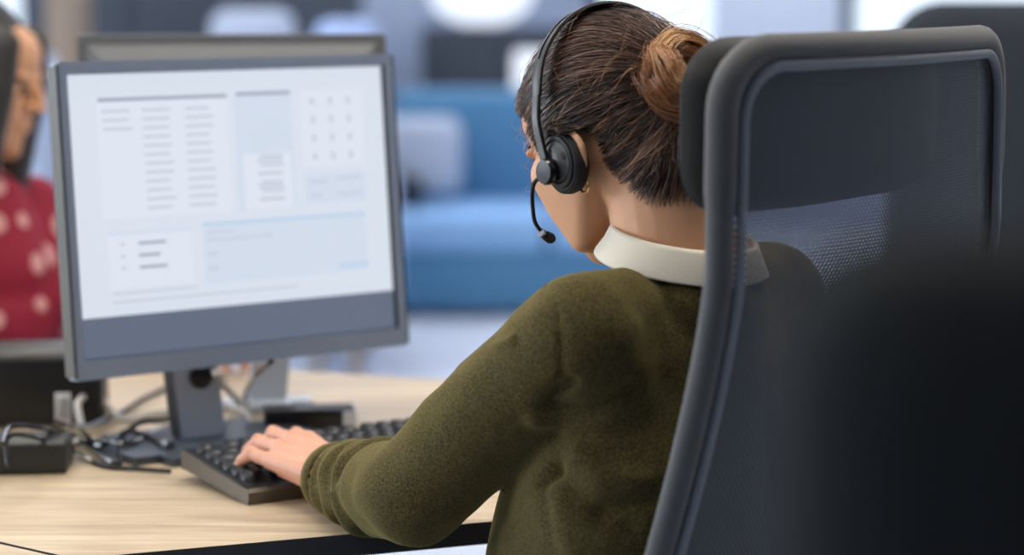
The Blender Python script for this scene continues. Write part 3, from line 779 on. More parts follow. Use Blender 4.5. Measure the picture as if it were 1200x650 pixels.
# cap
bm = bmesh.new(); NU, NV = 220, 180; grid = {}
for i in range(NU):
    for j in range(NV+1):
        th = 2*PI*i/NU; ph = PI*j/NV
        # pole axis along +z local
        d = V((math.sin(ph)*math.cos(th), math.sin(ph)*math.sin(th), math.cos(ph)))
        h = hairline(d)
        if h > .12:
            off = .0002 + .0068*min(1, max(0, h-.12)*4)
            grid[i, j] = bm.verts.new(surf(d, off))
for i in range(NU):
    for j in range(NV):
        ks = [(i, j), ((i+1) % NU, j), ((i+1) % NU, j+1), (i, j+1)]
        if all(k in grid for k in ks):
            try: bm.faces.new([grid[k] for k in ks])
            except ValueError: pass
hair = fin(bm, 'hair', K['scalp'], person, True, 0)
BUNL = V((.0, -.101, -.013))                                        # bun centre, local
bdir = (BUNL-O).normalized()
def slerp(a, b, t):
    w = a.angle(b)
    if w < 1e-4: return a
    return (a*math.sin((1-t)*w)+b*math.sin(t*w))/math.sin(w)
def rdir(edge=False):
    while True:
        d = V((random.gauss(0, 1), random.gauss(0, 1), random.gauss(0, 1))).normalized()
        h = hairline(d)
        if h > -.005 and (not edge or h < .14): return d
paths = []; tones = []; rads = []; KP = 16
for n in range(17000):
    d = rdir(n > 12000); h = hairline(d); ang = d.angle(bdir)
    if ang < .30 or (h < .05 and random.random() < .45): continue
    lay = random.random(); off0 = .002+.006*min(1, max(0, h)*5)
    tg = d-bdir*d.dot(bdir); az = math.atan2(tg.x, tg.z); seed = V((math.cos(az)*9, math.sin(az)*9, ang*1.1))
    clump = mn.noise(seed)*.45+mn.noise(seed*2.7+V((3, 1, 7)))*.5
    tgt = (bdir + V((random.gauss(0, .07), random.gauss(0, .05), random.gauss(0, .07)))).normalized()
    t1 = min(1, (.35+.65*random.random()*1.2)); amp = random.gauss(0, .004); ph = random.random()*6
    pts = []
    sag = mn.noise(V((d.x*3, d.z*3, 5)))*.10
    for k in range(KP):
        t = k/(KP-1)*t1
        q_ = slerp(d, tgt, t); q_ = (q_ + V((0, 0, -1))*sag*math.sin(PI*t)).normalized()
        o_ = off0 + .0025*lay + .0035*math.sin(PI*min(1, t*1.1))*(.5+1.3*clump) + abs(amp)*math.sin(ph+t*5)*.6 + .004*t*t
        pts.append(surf(q_, o_))
    if max((pts[q_+1]-pts[q_]).length for q_ in range(KP-1)) > .03: continue
    if min((HA.inverted() @ (p_-LH(*O))).normalized().angle(V((sx_*.945, -.10, -.31))) for p_ in pts[::2] for sx_ in (-1, 1)) < .24: continue
    paths.append(pts); tones.append(min(1, max(0, .20+clump*.95+random.gauss(0, .17)+.12*(d.y < 0)*(d.z > 0)))); rads.append(.00022+.00022*random.random())
hs = strands_mesh('hair_strands', np.array([[tuple(p_) for p_ in q_] for q_ in paths]), rads, tones, K['hair'], hair)
# loose wisps at nape, temples and crown
paths = []; tones = []; rads = []
for n in range(300):
    zone = random.random()
    if zone < .35:
        d = V((random.gauss(-.25, .35), -.86, -.42+random.gauss(0, .10))).normalized(); fall = HA.inverted() @ V((0, 0, -1))
        b = surf(d, .002); g = V((random.gauss(0, .01), random.gauss(0, .01), -.003-.010*random.random())); out = (HA @ d)*.010
    elif zone < .45:
        d = V((-.55+random.gauss(0, .1), .70, .25+random.gauss(0, .18))).normalized(); b = surf(d, .003); g = (HA @ V((0, -.6, .3)))*.03+V((random.gauss(0, .008), random.gauss(0, .008), random.gauss(0, .008))); out = (HA @ d)*.008
    else:
        d = rdir(); b = surf(d, .007); g = (HA @ bdir)*.05+V((random.gauss(0, .012), random.gauss(0, .012), random.gauss(0, .012))); out = (HA @ d)*(.004+.009*random.random())
    pts = [b + g*t + out*math.sin(PI*min(1, t))*1.0 + V((math.sin(t*5+n), math.cos(t*4+n), 0))*.002*t for t in [k/(KP-1) for k in range(KP)]]
    if max((pts[q_+1]-pts[q_]).length for q_ in range(KP-1)) > .02: continue
    paths.append(pts); tones.append(min(1, .45+random.random()*.5)); rads.append(.00016)
strands_mesh('loose_hairs', np.array([[tuple(p_) for p_ in q_] for q_ in paths]), rads, tones, K['bunhair'], hair)
# bun: core and coiled strands
BC = LH(*BUNL); bax = (HA @ V((0, -1, .12))).normalized(); bs = bax.cross(V((0, 0, 1))).normalized(); bu = bs.cross(bax).normalized()
B3 = M4((bs, bu, bax)).transposed()
bm = bmesh.new(); hull(bm, [(BC, (.033, .035, .022), B3)], 3)
bun_me = remesh(bm, .003, 4); bun = link('hair_bun', bun_me, K['scalp'], hair)
paths = []; tones = []; rads = []
NL = 46
for n in range(6500):
    lock = n % NL; rs = random.Random(lock*7+3)
    w3 = .75 if lock % 3 == 0 else .3; tilt = M4.Rotation(rs.uniform(-w3, w3), 3, 'X') @ M4.Rotation(rs.uniform(-w3, w3), 3, 'Y')
    r0 = .007+.028*math.sqrt(rs.random()); a0 = rs.random()*6.28+random.gauss(0, .22); ln_ = 1.5+1.5*rs.random()+.5*random.random()
    dr = rs.gauss(0, .003); jr = random.gauss(0, .0026); jz = random.gauss(0, .0016); fr = random.gauss(0, .0011)
    fly = (.002+.006*random.random()) if n % 12 == 0 else 0
    cx, cy = rs.gauss(0, .003), rs.gauss(0, .003)
    pts = []
    for k in range(KP):
        t = k/(KP-1); a = a0+t*ln_; rr = max(.003, r0+jr+dr*t+fly*t)
        zz = .030*math.sqrt(max(0, 1-(min(rr, .038)/.040)**2)) - .004 + jz + .003*math.sin(a*3+lock) + fr*math.sin(t*8+n) + fly*.5*t
        q_ = tilt @ V((cx+rr*math.cos(a)*1.02, cy+rr*math.sin(a)*1.08, zz))
        pts.append(BC + B3 @ q_)
    paths.append(pts); tones.append(min(1, max(0, .52+rs.gauss(0, .22)+random.gauss(0, .15)))); rads.append(.00022+.0002*random.random())
strands_mesh('bun_strands', np.array([[tuple(p_) for p_ in q_] for q_ in paths]), rads, tones, K['bunhair'], bun)

# --- sweater
bm = bmesh.new()
CH = NB + V((0, 0, -.19)) + FT*.005
up = lambda z: V((0, 0, z))
hull(bm, [(NB+LT*.075+up(-.054), .046), (NB-LT*.075+up(-.054), .046), (NB-FT*.03+up(-.08), .055),
          (CH+LT*.085, .088), (CH-LT*.085, .088)], 3)
hull(bm, [(CH+LT*.085, .088), (CH-LT*.085, .088), (CH+FT*.055+LT*.05, .075), (CH+FT*.055-LT*.05, .075), (PEL+up(.19)+LT*.07, .092), (PEL+up(.19)-LT*.07, .092), (PEL+up(.16)+FT*.072+LT*.056, .093), (PEL+up(.16)+FT*.072-LT*.055, .093)], 3)
hull(bm, [(PEL+up(.19)+LT*.07, .092), (PEL+up(.19)-LT*.07, .092), (PEL+LT*.09+up(.02), .105), (PEL-LT*.09+up(.02), .105)], 3)
hull(bm, [(NB+LT*.06+up(-.030), .038), (SL+up(.005), .052), (NB+LT*.08+up(-.14), .06)], 3)
hull(bm, [(NB-LT*.06+up(-.030), .038), (SR+up(.003), .048), (NB-LT*.08+up(-.14), .06)], 3)
hull(bm, [(NB+V((math.cos(k*.785)*.062, math.sin(k*.785)*.062, -.020)), .020) for k in range(8)]+[(NB+up(-.07), .08)], 3)
mid = SL.lerp(EL, .5)+V((-.004, 0, .002))
chain(bm, [SL, SL.lerp(EL, .25)+V((0, 0, .0)), mid, SL.lerp(EL, .8), EL], [.0555, .053, .051, .051, .050], 3)
CU = WR + (EL-WR)*.08
chain(bm, [EL, EL.lerp(CU, .5)+up(-.001), CU], [.050, .0445, .0365], 3)
chain(bm, [SR, ER+up(.004), WRR.lerp(ER, .1)+up(.010)], [.056, .047, .036], 3)
sw = remesh(bm, .0035, 14, .5)
P = co_of(sw); N_ = no_of(sw); disp = np.zeros(len(P))
bv = BVHTree.FromPolygons([V(p_) for p_ in P], [tuple(f.vertices) for f in sw.polygons])
# sleeve folds by the cuff
d_, t_ = seg_dist(P, EL, CU); fa = np.array((CU-EL).normalized())
ref = P - (np.array(EL)+t_[:, None]*np.array(CU-EL)); ref /= np.linalg.norm(ref, axis=1, keepdims=True)+1e-9
e_s = np.cross(fa, [0, 0, 1]); e_s /= np.linalg.norm(e_s); ang = np.arctan2(ref[:, 2], ref@e_s)
near = np.exp(-(np.maximum(0, d_-.055)/.012)**2)
w = near*np.clip((t_-.28)/.22, 0, 1)*(t_ < .999)
s_ = t_*(1+.05*np.sin(ang*1.0+.6)) + .035*np.sin(ang*1.7+1.0)
nz = np.array([mn.noise(V((p_[0]*26, p_[1]*26, p_[2]*26))) for p_ in P])
disp += w*(.0045*(.7+1.2*nz)*np.sin(s_*2*PI*4.3+2.2*nz) + .0016*np.sin(s_*2*PI*7.7+ang*1.3+2*nz))
# soft wide folds over the upper arm and back
def fbm(Pt, sc3, seed):
    out = np.empty(len(Pt))
    for i, q_ in enumerate(Pt): out[i] = mn.noise(V((q_[0]*sc3[0]+seed, q_[1]*sc3[1], q_[2]*sc3[2])))
    return out
disp += .0035*fbm(P, (11, 11, 17), 3.1) + .0013*fbm(P, (34, 34, 44), 9.7)
def ridge(pts, width, amp):
    global disp
    q_ = [bv.find_nearest(V(p_))[0] for p_ in pts]; best = np.full(len(P), 9.)
    for a, b in zip(q_, q_[1:]): best = np.minimum(best, seg_dist(P, a, b)[0])
    disp += amp*np.exp(-(best/width)**2)
ridge([at_y(655, 440, 2.02), at_y(600, 480, 2.05), at_y(545, 545, 2.12), at_y(470, 610, 2.14)], .006, -.0016)
ridge([at_y(610, 400, 2.02), at_y(550, 455, 2.10), at_y(480, 525, 2.15), at_y(425, 572, 2.2)], .0045, .0038)
# shoulder seam
ridge([at_y(636, 330, 2.03), at_y(646, 360, 1.98), at_y(652, 400, 1.97), at_y(652, 450, 1.97), at_y(640, 500, 1.98)], .0028, -.0030)
# armpit folds
ridge([at_y(665, 470, 1.97), at_y(640, 505, 1.97), at_y(615, 540, 1.98), at_y(602, 560, 2.0)], .007, -.007)
ridge([at_y(635, 520, 1.98), at_y(700, 500, 1.97), at_y(770, 470, 1.97)], .009, -.006)
ridge([at_y(628, 530, 1.98), at_y(690, 550, 1.97), at_y(760, 560, 1.97)], .012, .006)
ridge([at_y(625, 545, 1.99), at_y(680, 590, 1.98), at_y(740, 620, 1.98)], .010, -.0055)
ridge([at_y(610, 540, 1.99), at_y(612, 600, 1.99), at_y(618, 660, 1.99)], .008, -.002)
ridge([at_y(630, 535, 1.99), at_y(645, 600, 1.99), at_y(660, 660, 1.99)], .012, .0018)
ridge([at_y(700, 610, 1.97), at_y(760, 585, 1.97), at_y(820, 575, 1.97)], .010, -.0055)
set_co(sw, P + N_*disp[:, None])
sweater = link('sweater', sw, K['wool'], person)
# rolled cuff
fz = (CU-EL).normalized(); fs = fz.cross(up(1)).normalized(); fu = fs.cross(fz)
def ring(c, ra, rb, n=40): return [c + fs*math.cos(2*PI*k/n)*ra + fu*math.sin(2*PI*k/n)*rb for k in range(n)]
bm = bmesh.new(); cc = CU+fz*.026
rings = []
for dz, rr in ((-.006, .0365), (-.004, .0385), (.004, .0398), (.012, .0395), (.0155, .0375), (.0155, .0345), (.012, .0328), (-.004, .032)):
    rings.append([bm.verts.new(p_) for p_ in ring(cc+fz*dz*.9-fz*.004, rr*.98, rr*.93)])
for a, b in zip(rings, rings[1:]):
    for k in range(40): bm.faces.new((a[k], a[(k+1) % 40], b[(k+1) % 40], b[k]))
fin(bm, 'cuff', K['wool'], sweater, True, 0)
# trousers
bm = bmesh.new()
hull(bm, [(PEL+LT*.08, .105), (PEL-LT*.08, .105), (PEL+up(-.03)-FT*.03, .10)], 3)
for kn, s in ((knL, 1), (knR, -1)): chain(bm, [PEL+LT*s*.08+V((0, 0, -.005)), kn, V((kn.x, kn.y, .13))-FT*.06], [.09, .066, .052], 2)
link('trousers', remesh(bm, .008, 4), K['trouser'], person)
for kn, s in ((knL, 1), (knR, -1)):
    bm = bmesh.new(); b0 = V((kn.x, kn.y, 0))-FT*.06; hull(bm, [(b0+up(.045), .042), (b0+up(.032)+FT*.10, (.042, .042, .030)), (b0+up(.02)-FT*.02, (.038, .038, .019))], 2)
    link('shoe', remesh(bm, .004, 3), K['black_pl'], person)

# --- shirt collar
nax = (up(1)-FT*.17).normalized(); cf = (FT-nax*FT.dot(nax)).normalized(); cl = nax.cross(cf)
bm = bmesh.new(); NA = 64; prof = [(.060, -.006, .0), (.0605, .012, .0), (.0615, .024, 0), (.0635, .0265, 0), (.0665, .023, 0), (.071, .012, 0), (.0775, -.000, 0), (.078, -.002, 0), (.0755, -.002, 0), (.069, .004, 0)]
rows_ = []
for rr, hz, _ in prof:
    row = []
    for k in range(NA+1):
        a = R(28)+(2*PI-R(56))*k/NA                                   # open at the front
        back = (1-math.cos(a))/2; hgt = hz + .004
        wob = 1+.012*math.sin(a*5+1)*(rr > .07)
        row.append(bm.verts.new(NB + nax*(hgt+.004) + cf*(math.cos(a)*rr*wob*1.0) + cl*(math.sin(a)*rr*wob*1.02)))
    rows_.append(row)
for a, b in zip(rows_, rows_[1:]):
    for k in range(NA): bm.faces.new((a[k], a[k+1], b[k+1], b[k]))
collar = fin(bm, 'shirt_collar', K['white_cloth'], person, True, 0)
md = collar.modifiers.new('thick', 'SOLIDIFY'); md.thickness = .0012
# earring
bm = bmesh.new(); ec = LH(-.080, -.022, -.074)
tube(bm, [ec + (HA @ V((0, math.cos(2*PI*k/20)*.0062, math.sin(2*PI*k/20)*.0062))) for k in range(20)], .0011, 6, closed=True); fin(bm, 'earring', K['gold'], person)

# ================================================================== HEADSET
hsr = thing('headset', 'black call centre headset with slim microphone boom on the woman\'s head', 'headset', LH(0, 0, .1))
ex = V((-.087, -.013, -.044))                                          # ear cup centre, local (left)
A90 = M4.Rotation(R(-90), 3, 'Y')                                     # lathe +z -> local -x
def cup(s):
    c = V((s*abs(ex.x), ex.y, ex.z)); rotm = HA @ M4.Rotation(R(90*s), 3, 'Y') @ M4.Scale(1, 3) if False else HA @ M4.Rotation(R(90*s), 3, 'Y')
    stretch = M4.Diagonal((1.12, .92, 1))
    bm = bmesh.new(); lathe(bm, [(.012, -.013), (.023, -.013), (.027, -.009), (.0285, -.003), (.028, .003), (.025, .006), (.012, .006)], LH(*c), 40, rotm @ stretch); fin(bm, 'ear_cushion', K['foam'], hsr)
    bm = bmesh.new(); lathe(bm, [(.0, .001), (.0215, .001), (.0232, .004), (.0225, .008), (.0195, .0095), (.018, .0085), (.0165, .0085), (.012, .012), (.0, .013)], LH(*c), 40, rotm @ stretch); ec_ = fin(bm, 'ear_cup', K['black_pl'], hsr)
    pv = c + V((s*.012, .008, -.006))
    bm = bmesh.new(); lathe(bm, [(.0, 0), (.0118, 0), (.0125, .002), (.0125, .007), (.0108, .0095), (0, .0098)], LH(*pv), 28, rotm); fin(bm, 'pivot', K['black_gl'], hsr)
    # slider arm, rising from the pivot
    bot = pv + V((s*.003, .0, .005)); 
    pts = [bot, bot+V((0, -.002, .02)), bot+V((-s*.0, -.007, .045)), bot+V((-s*.006, -.012, .068))]
    bm = bmesh.new(); sweep_strap(bm, smooth_path(pts, 6), .0048, .0022, s); sl = fin(bm, 'slider', K['black_pl'], hsr)
    bm = bmesh.new(); q0 = V(pts[3])+V((s*.0026, 0, -.014)); box(bm, LH(*q0), (.001, .0035, .010), HA); fin(bm, 'slot', K['dark_line'], sl, False, 0)
    return pts[-1]
def sweep_strap(bm, pts, wy, wx, s):
    rings = []
    for i, p_ in enumerate(pts):
        a = pts[max(0, i-1)]; b = pts[min(len(pts)-1, i+1)]; t = (V(b)-V(a)).normalized()
        yv = V((0, 1, 0)); yv = (yv-t*yv.dot(t)).normalized(); xv = yv.cross(t)
        wy_ = wy(i/(len(pts)-1)) if callable(wy) else wy
        rings.append([bm.verts.new(LH(*(V(p_)+yv*wy_*cy+xv*wx*cx))) for cx, cy in ((-1, -.8), (-.6, -1), (.6, -1), (1, -.8), (1, .8), (.6, 1), (-.6, 1), (-1, .8))])
    for a, b in zip(rings, rings[1:]):
        for k in range(8): bm.faces.new((a[k], a[(k+1) % 8], b[(k+1) % 8], b[k]))
    bm.faces.new(rings[0][::-1]); bm.faces.new(rings[-1])
eL = cup(-1); eR = cup(1)
# band
pts = []
n = 24
z0 = eL.z; y0 = eL.y
for k in range(n+1):
    a = PI*k/n; x = -abs(eL.x)*math.cos(a); h = math.sin(a)**.92
    pts.append(V((x*(1-.06*h), y0-.026*h, z0+(.1025-z0)*h)))
bm = bmesh.new(); sweep_strap(bm, pts, lambda t: .0058+.0038*math.sin(PI*min(1, t*1.0))**.5, .0021, 1); hb = fin(bm, 'headband', K['black_pl'], hsr)
bm = bmesh.new(); sweep_strap(bm, [p_*1.0+V((-.0024*math.cos(PI*(k+3)/n), 0, .0026*math.sin(PI*(k+3)/n))) for k, p_ in enumerate(pts[3:-3])], .0012, .001, 1); fin(bm, 'band_groove', K['black_gl'], hb)
# boom and microphone
b0 = V((ex.x-.017, ex.y+.008, ex.z-.006))
bp = [b0+V((0, .006, 0)), b0+V((0, .021, -.001)), b0+V((.000, .029, -.008)), b0+V((.000, .035, -.020)), b0+V((.001, .040, -.034)), b0+V((.008, .042, -.046))]
bm = bmesh.new(); tube(bm, [LH(*p_) for p_ in smooth_path(bp, 8)], .0019, 8); fin(bm, 'boom_arm', K['black_gl'], hsr)
a_, b_ = LH(*bp[-1]), LH(*(bp[-1]+V((.011, .004, -.004)))); dd = (b_-a_).normalized()
bm = bmesh.new(); tube(bm, [a_-dd*.004, a_-dd*.003, a_+dd*.003, a_+dd*.0035, a_+dd*.010, a_+dd*.013], [.0025, .0038, .0038, .0046, .0050, .0036], 14); mic = fin(bm, 'microphone', K['foam'], hsr)
bm = bmesh.new(); tube(bm, [a_-dd*.0045, a_-dd*.002], [.0042, .0042], 14); fin(bm, 'mic_collar', K['metal'], mic)

# ================================================================== MESH OFFICE CHAIR
CF = V((-.79, .61, 0)).normalized(); CL = V((-CF.y, CF.x, 0)); 
if CL.y > 0: CL = -CL
CB = V((.3195, 2.035, 0))
chair = thing('office_chair', 'grey mesh backed office chair with headrest, occupied by the typing woman', 'chair', (CB.x+CF.x*.24, CB.y+CF.y*.24, 0))
def hw(z): return .228 + (1.225-z)*.014
def fwd(z):                                                         # backrest curve, forward towards the sitter
    t = (1.225-z); q = max(0, t-.19)/.235
    return -.005 + .052*min(q, 1.5)**1.35 - .10*max(0, t-.56)
def bp_(u, z, extra=0):                                             # u: metres to her left
    return CB + CL*u + CF*(fwd(z)+extra + .012*0 - .10*0 - .025*(u/.22)**2*-1) + V((0, 0, z))
ZT, ZB = 1.206, .60
def outline(inset=0, rc=.048):
    pts = []
    zt, zb = ZT-inset, ZB+inset
    rc = max(.012, rc-inset)
    def corner(su, zc, a0, a1, sgn):
        for k in range(9):
            a = a0+(a1-a0)*k/8
            z = zc + rc*math.sin(a); u = su*(hw(z)-inset-rc) + rc*math.cos(a)
            pts.append((u, z))
    corner(1, zt-rc, 0, PI/2, 1); 
    for k in range(1, 12): pts.append(((hw(zt)-inset-rc)*(1-2*k/12), zt))
    corner(-1, zt-rc, PI/2, PI, 1)
    for k in range(1, 26): z = zt-rc-(zt-zb-2*rc)*k/26; pts.append((-(hw(z)-inset), z))
    corner(-1, zb+rc, PI, 1.5*PI, 1)
    for k in range(1, 12): pts.append((-(hw(zb)-inset-rc)*(1-2*k/12), zb))
    corner(1, zb+rc, 1.5*PI, 2*PI, 1)
    for k in range(1, 26): z = zb+rc+(zt-zb-2*rc)*k/26; pts.append((hw(z)-inset, z))
    return pts
def loop_tube(bm, ol, ra, rb, fo=0, seg=14):
    """ra: in plane radius (scalar or function of z), rb: depth radius; fo: forward offset"""
    n = len(ol); rings = []
    for i, (u, z) in enumerate(ol):
        a = bp_(*ol[(i-1) % n], fo); b = bp_(*ol[(i+1) % n], fo); p_ = bp_(u, z, fo); t = (b-a).normalized()
        s = t.cross(CF).normalized(); f_ = s.cross(t).normalized()
        r1 = ra(z) if callable(ra) else ra; r2 = rb(z) if callable(rb) else rb
        rings.append([bm.verts.new(p_ + s*math.cos(2*PI*k/seg)*r1 + f_*math.sin(2*PI*k/seg)*r2) for k in range(seg)])
    for i in range(n):
        A, B = rings[i], rings[(i+1) % n]
        for k in range(seg): bm.faces.new((A[k], A[(k+1) % seg], B[(k+1) % seg], B[k]))
step = lambda z: 1 if z > 1.098 else (1.06 if z > 1.090 else .86)
bm = bmesh.new(); loop_tube(bm, outline(), lambda z: .0130*step(z), lambda z: .0128*step(z)); fr = fin(bm, 'back_frame', K['chairfab'], chair, True, 0)
bm = bmesh.new(); loop_tube(bm, outline(.0120, .055), .0045, .0040, -.0100, 8); fin(bm, 'piping', K['chairpipe'], fr, True, 0)
# mesh panel (UV in metres)
bm = bmesh.new(); uvl = bm.loops.layers.uv.new('UVMap'); NX, NZ = 30, 60; g = {}
for j in range(NZ+1):
    z = ZB+.008+(ZT-ZB-.016)*j/NZ
    inset = .008; rc = .045
    w_ = hw(z)-inset
    for e_ in (ZT-inset-z, z-ZB-inset):
        if e_ < rc: w_ = min(w_, hw(z)-inset-rc+math.sqrt(max(0, rc*rc-(rc-e_)**2)))
    for i in range(NX+1):
        u = w_*(2*i/NX-1); g[i, j] = (bm.verts.new(bp_(u, z, -.002 - .0)), (u, z))
for j in range(NZ):
    for i in range(NX):
        q_ = [g[i, j], g[i+1, j], g[i+1, j+1], g[i, j+1]]; f = bm.faces.new([x[0] for x in q_])
        for l_, x in zip(f.loops, q_): l_[uvl].uv = x[1]
fin(bm, 'mesh_panel', K['mesh'], chair, True, 0)
# headrest pad on the sitter's side
bm = bmesh.new(); NX, NZ = 28, 16
def pad_pt(i, j, side):
    su = 2*i/NX-1; sz = 2*j/NZ-1
    # superellipse outline
    u = su*(.206); z = 1.143 + sz*.072
    k = max(abs(su), abs(sz)); th = (1-abs(su)**7)*(1-abs(sz)**5); th = max(0, th)**.5
    a = max(0, abs(su)-.74)/.26; b = max(0, abs(sz)-.4)/.6
    if a > 0 and b > 0:
        rr = math.hypot(a, b); m_ = max(a, b); f_ = m_/rr
        u = math.copysign(.206*(.74+.26*a*f_), su); z = 1.143+math.copysign(.072*(.4+.6*b*f_), sz)
    mid_ = .059
    return bp_(u, z, mid_ + side*.021*th - .000)
ff = {}
for s in (-1, 1):
    for i in range(NX+1):
        for j in range(NZ+1): ff[i, j, s] = bm.verts.new(pad_pt(i, j, s))
    for i in range(NX):
        for j in range(NZ): bm.faces.new([ff[i, j, s], ff[i+1, j, s], ff[i+1, j+1, s], ff[i, j+1, s]])
bmesh.ops.remove_doubles(bm, verts=bm.verts, dist=.0004)
fin(bm, 'headrest_pad', K['chairpad'], chair, True, 0)
# rest of the chair: seat, spine, column, star base, castors
SC = CB + CF*.30
seat = bmesh.new(); box(seat, (0, 0, 0), (.48, .46, .065), bev=.03, seg=4)
ang_c = math.atan2(CL.y, CL.x); bmesh.ops.transform(seat, matrix=M4.Translation(SC+V((0, 0, .435))) @ M4.Rotation(ang_c, 4, 'Z'), verts=seat.verts); fin(seat, 'seat', K['blackfab'], chair)
bm = bmesh.new(); tube(bm, smooth_path([CB+CF*(fwd(.62)+.0)+V((0, 0, .60)), CB+CF*.03+V((0, 0, .45)), CB+CF*.10+V((0, 0, .385)), SC+V((0, 0, .39))], 6), .02, 10); fin(bm, 'back_support', K['black_pl'], chair)
bm = bmesh.new(); lathe(bm, [(.05, .40), (.05, .38), (.028, .37), (.028, .22), (.038, .21), (.038, .09), (.0, .09)], (SC.x, SC.y, 0), 24); fin(bm, 'gas_column', K['metal'], chair)
for k in range(5):
    a = 2*PI*k/5+.3; d = V((math.cos(a), math.sin(a), 0)); c0 = V((SC.x, SC.y, 0))
    bm = bmesh.new(); tube(bm, [c0+d*.03+up(.11), c0+d*.15+up(.095), c0+d*.30+up(.075)], [.024, .02, .014], 8); arm = fin(bm, 'base_arm', K['black_pl'], chair)
    s = d.cross(up(1)); bm = bmesh.new()
    for q in (-1, 1): tube(bm, [c0+d*.30+s*q*.008+up(.028), c0+d*.30+s*q*.024+up(.028)], .028, 16)
    fin(bm, 'castor', K['black_pl'], arm)

# ================================================================== NEAR BLACK CHAIR (close to the lens, right)
def rounded_back(name, label, cen, rz, W_, zb, zt, th, m, rc=.06, base=True, curve=.03):
    t = thing(name, label, 'chair', (cen[0], cen[1], 0), rz); X = wmat(t)
    bm = bmesh.new(); NX, NZ = 24, 24; g = {}
    for s in (-1, 1):
        for i in range(NX+1):
            for j in range(NZ+1):
                su = 2*i/NX-1; sz = 2*j/NZ-1; hx, hz = W_/2, (zt-zb)/2
                x, z = su*hx, sz*hz
                ax, az = max(0, abs(x)-(hx-rc))/rc, max(0, abs(z)-(hz-rc))/rc
                if ax > 0 and az > 0:
                    f_ = max(ax, az)/math.hypot(ax, az); x = math.copysign(hx-rc+rc*ax*f_, x); z = math.copysign(hz-rc+rc*az*f_, z)
                e_ = (1-abs(su)**8)*(1-abs(sz)**8)
                g[i, j, s] = bm.verts.new((x, s*th/2*max(0, e_)**.4 + curve*(x/hx)**2, (zt+zb)/2+z))
        for i in range(NX):
            for j in range(NZ): bm.faces.new([g[i, j, s], g[i+1, j, s], g[i+1, j+1, s], g[i, j+1, s]])
    bmesh.ops.remove_doubles(bm, verts=bm.verts, dist=.0005); bmesh.ops.transform(bm, matrix=X, verts=bm.verts); fin(bm, 'backrest', m, t, True, 0)
    if base:
        bm = bmesh.new(); box(bm, (0, -.26, .46), (.46, .44, .07), bev=.03, seg=4); bmesh.ops.transform(bm, matrix=X, verts=bm.verts); fin(bm, 'seat', m, t)
        bm = bmesh.new(); tube(bm, smooth_path([(0, .0, zb+.03), (0, .03, .5), (0, -.05, .42), (0, -.2, .42)], 6), .02, 10); bmesh.ops.transform(bm, matrix=X, verts=bm.verts); fin(bm, 'back_support', K['black_pl'], t)
        bm = bmesh.new(); lathe(bm, [(.04, .43), (.028, .41), (.028, .2), (.035, .19), (.035, .09)], (0, -.26, 0), 20); bmesh.ops.transform(bm, matrix=X, verts=bm.verts); fin(bm, 'gas_column', K['metal'], t)
        for k in range(5):
            a = 2*PI*k/5; d = V((math.cos(a), math.sin(a), 0)); c0 = V((0, -.26, 0)); bm = bmesh.new()
            tube(bm, [c0+d*.03+up(.11), c0+d*.28+up(.07)], [.022, .014], 8); tube(bm, [c0+d*.28+up(.028)-d.cross(up(1))*.02, c0+d*.28+up(.028)+d.cross(up(1))*.02], .028, 12)
            bmesh.ops.transform(bm, matrix=X, verts=bm.verts); fin(bm, 'base_arm', K['black_pl'], t)
    return t
rounded_back('office_chair', 'black padded chair back close to the lens in the lower right corner', (.303, .70), R(-8), .46, .66, 1.190, .07, K['blackfab'], .05)
rounded_back('office_chair', 'dark blurred office chair standing behind the mesh chair at the right', (.90, 4.1), R(170), .52, .60, 1.213, .07, K['darkcush'], .09)

# ================================================================== SECOND WOMAN (left edge, beyond the monitor)
W2 = V((-.80, 3.62, 0)); y2 = R(218); 
HC2 = V((-.775, 3.50, 1.125)); HA2 = head_axes(R(262), R(12))
p2 = thing('person', 'woman in red blouse with pale dots sitting beyond the monitor at the left edge', 'person', (W2.x, W2.y, 0))
F2 = V((.62, -.78, 0)); L2 = V((.78, .62, 0))
bm = bmesh.new(); head_parts(bm, HC2, HA2); chain(bm, [HC2+HA2 @ V((0, -.03, -.06)), V((-.80, 3.56, .96))], [.052, .056], 3)
hm2 = remesh(bm, .003, 6)
bm = bmesh.new(); hull(bm, [((-.80, 3.62, .55), .12), ((-.80, 3.57, .85), .10)], 2); 
hand2 = V((-.47, 3.22, .775)); chain(bm, [(-.70, 3.65, .88), (-.621, 3.645, .80), (-.56, 3.32, .79), hand2], [.036, .034, .028, .022], 2)
hand_parts(bm, hand2, V((.75, -.55, 0)), V((-.5, -.8, 0)), [(R(10), R(20), R(15))]*4, .95, .03)
chain(bm, [(-.80, 3.62, .52), (-.62, 3.32, .54), (-.60, 3.36, .1)], [.08, .06, .045], 2); chain(bm, [(-.9, 3.62, .52), (-.80, 3.28, .54), (-.80, 3.34, .1)], [.08, .06, .045], 2)
b2 = link('body', merge([hm2, remesh(bm, .003, 3)], [0, 1]), [K['skin'], K['skin_hand']], p2)
for s in (-1, 1):
    bm = bmesh.new(); hull(bm, [(HC2+HA2 @ V((s*.030, .083, -.012)), .0105)], 2); fin(bm, 'eye', K['lash'], b2)
bm = bmesh.new(); l2 = lambda x, y, z: HC2+HA2 @ V((x, y, z))
hull(bm, [(l2(0, -.022, .014), (.086, .100, .097), HA2)], 3)
for s in (-1, 1):
    chain(bm, [l2(s*.060, .055, .05), l2(s*.072, .055, -.02), l2(s*.072, .050, -.09), l2(s*.076, .05, -.17), l2(s*.085, .03, -.25)], [.026, .034, .036, .034, .02], 2)
chain(bm, [l2(0, -.06, -.02), l2(0, -.07, -.12), l2(0, -.07, -.24)], [.07, .06, .03], 2)
link('hair', remesh(bm, .004, 6), K['hair2'], p2)
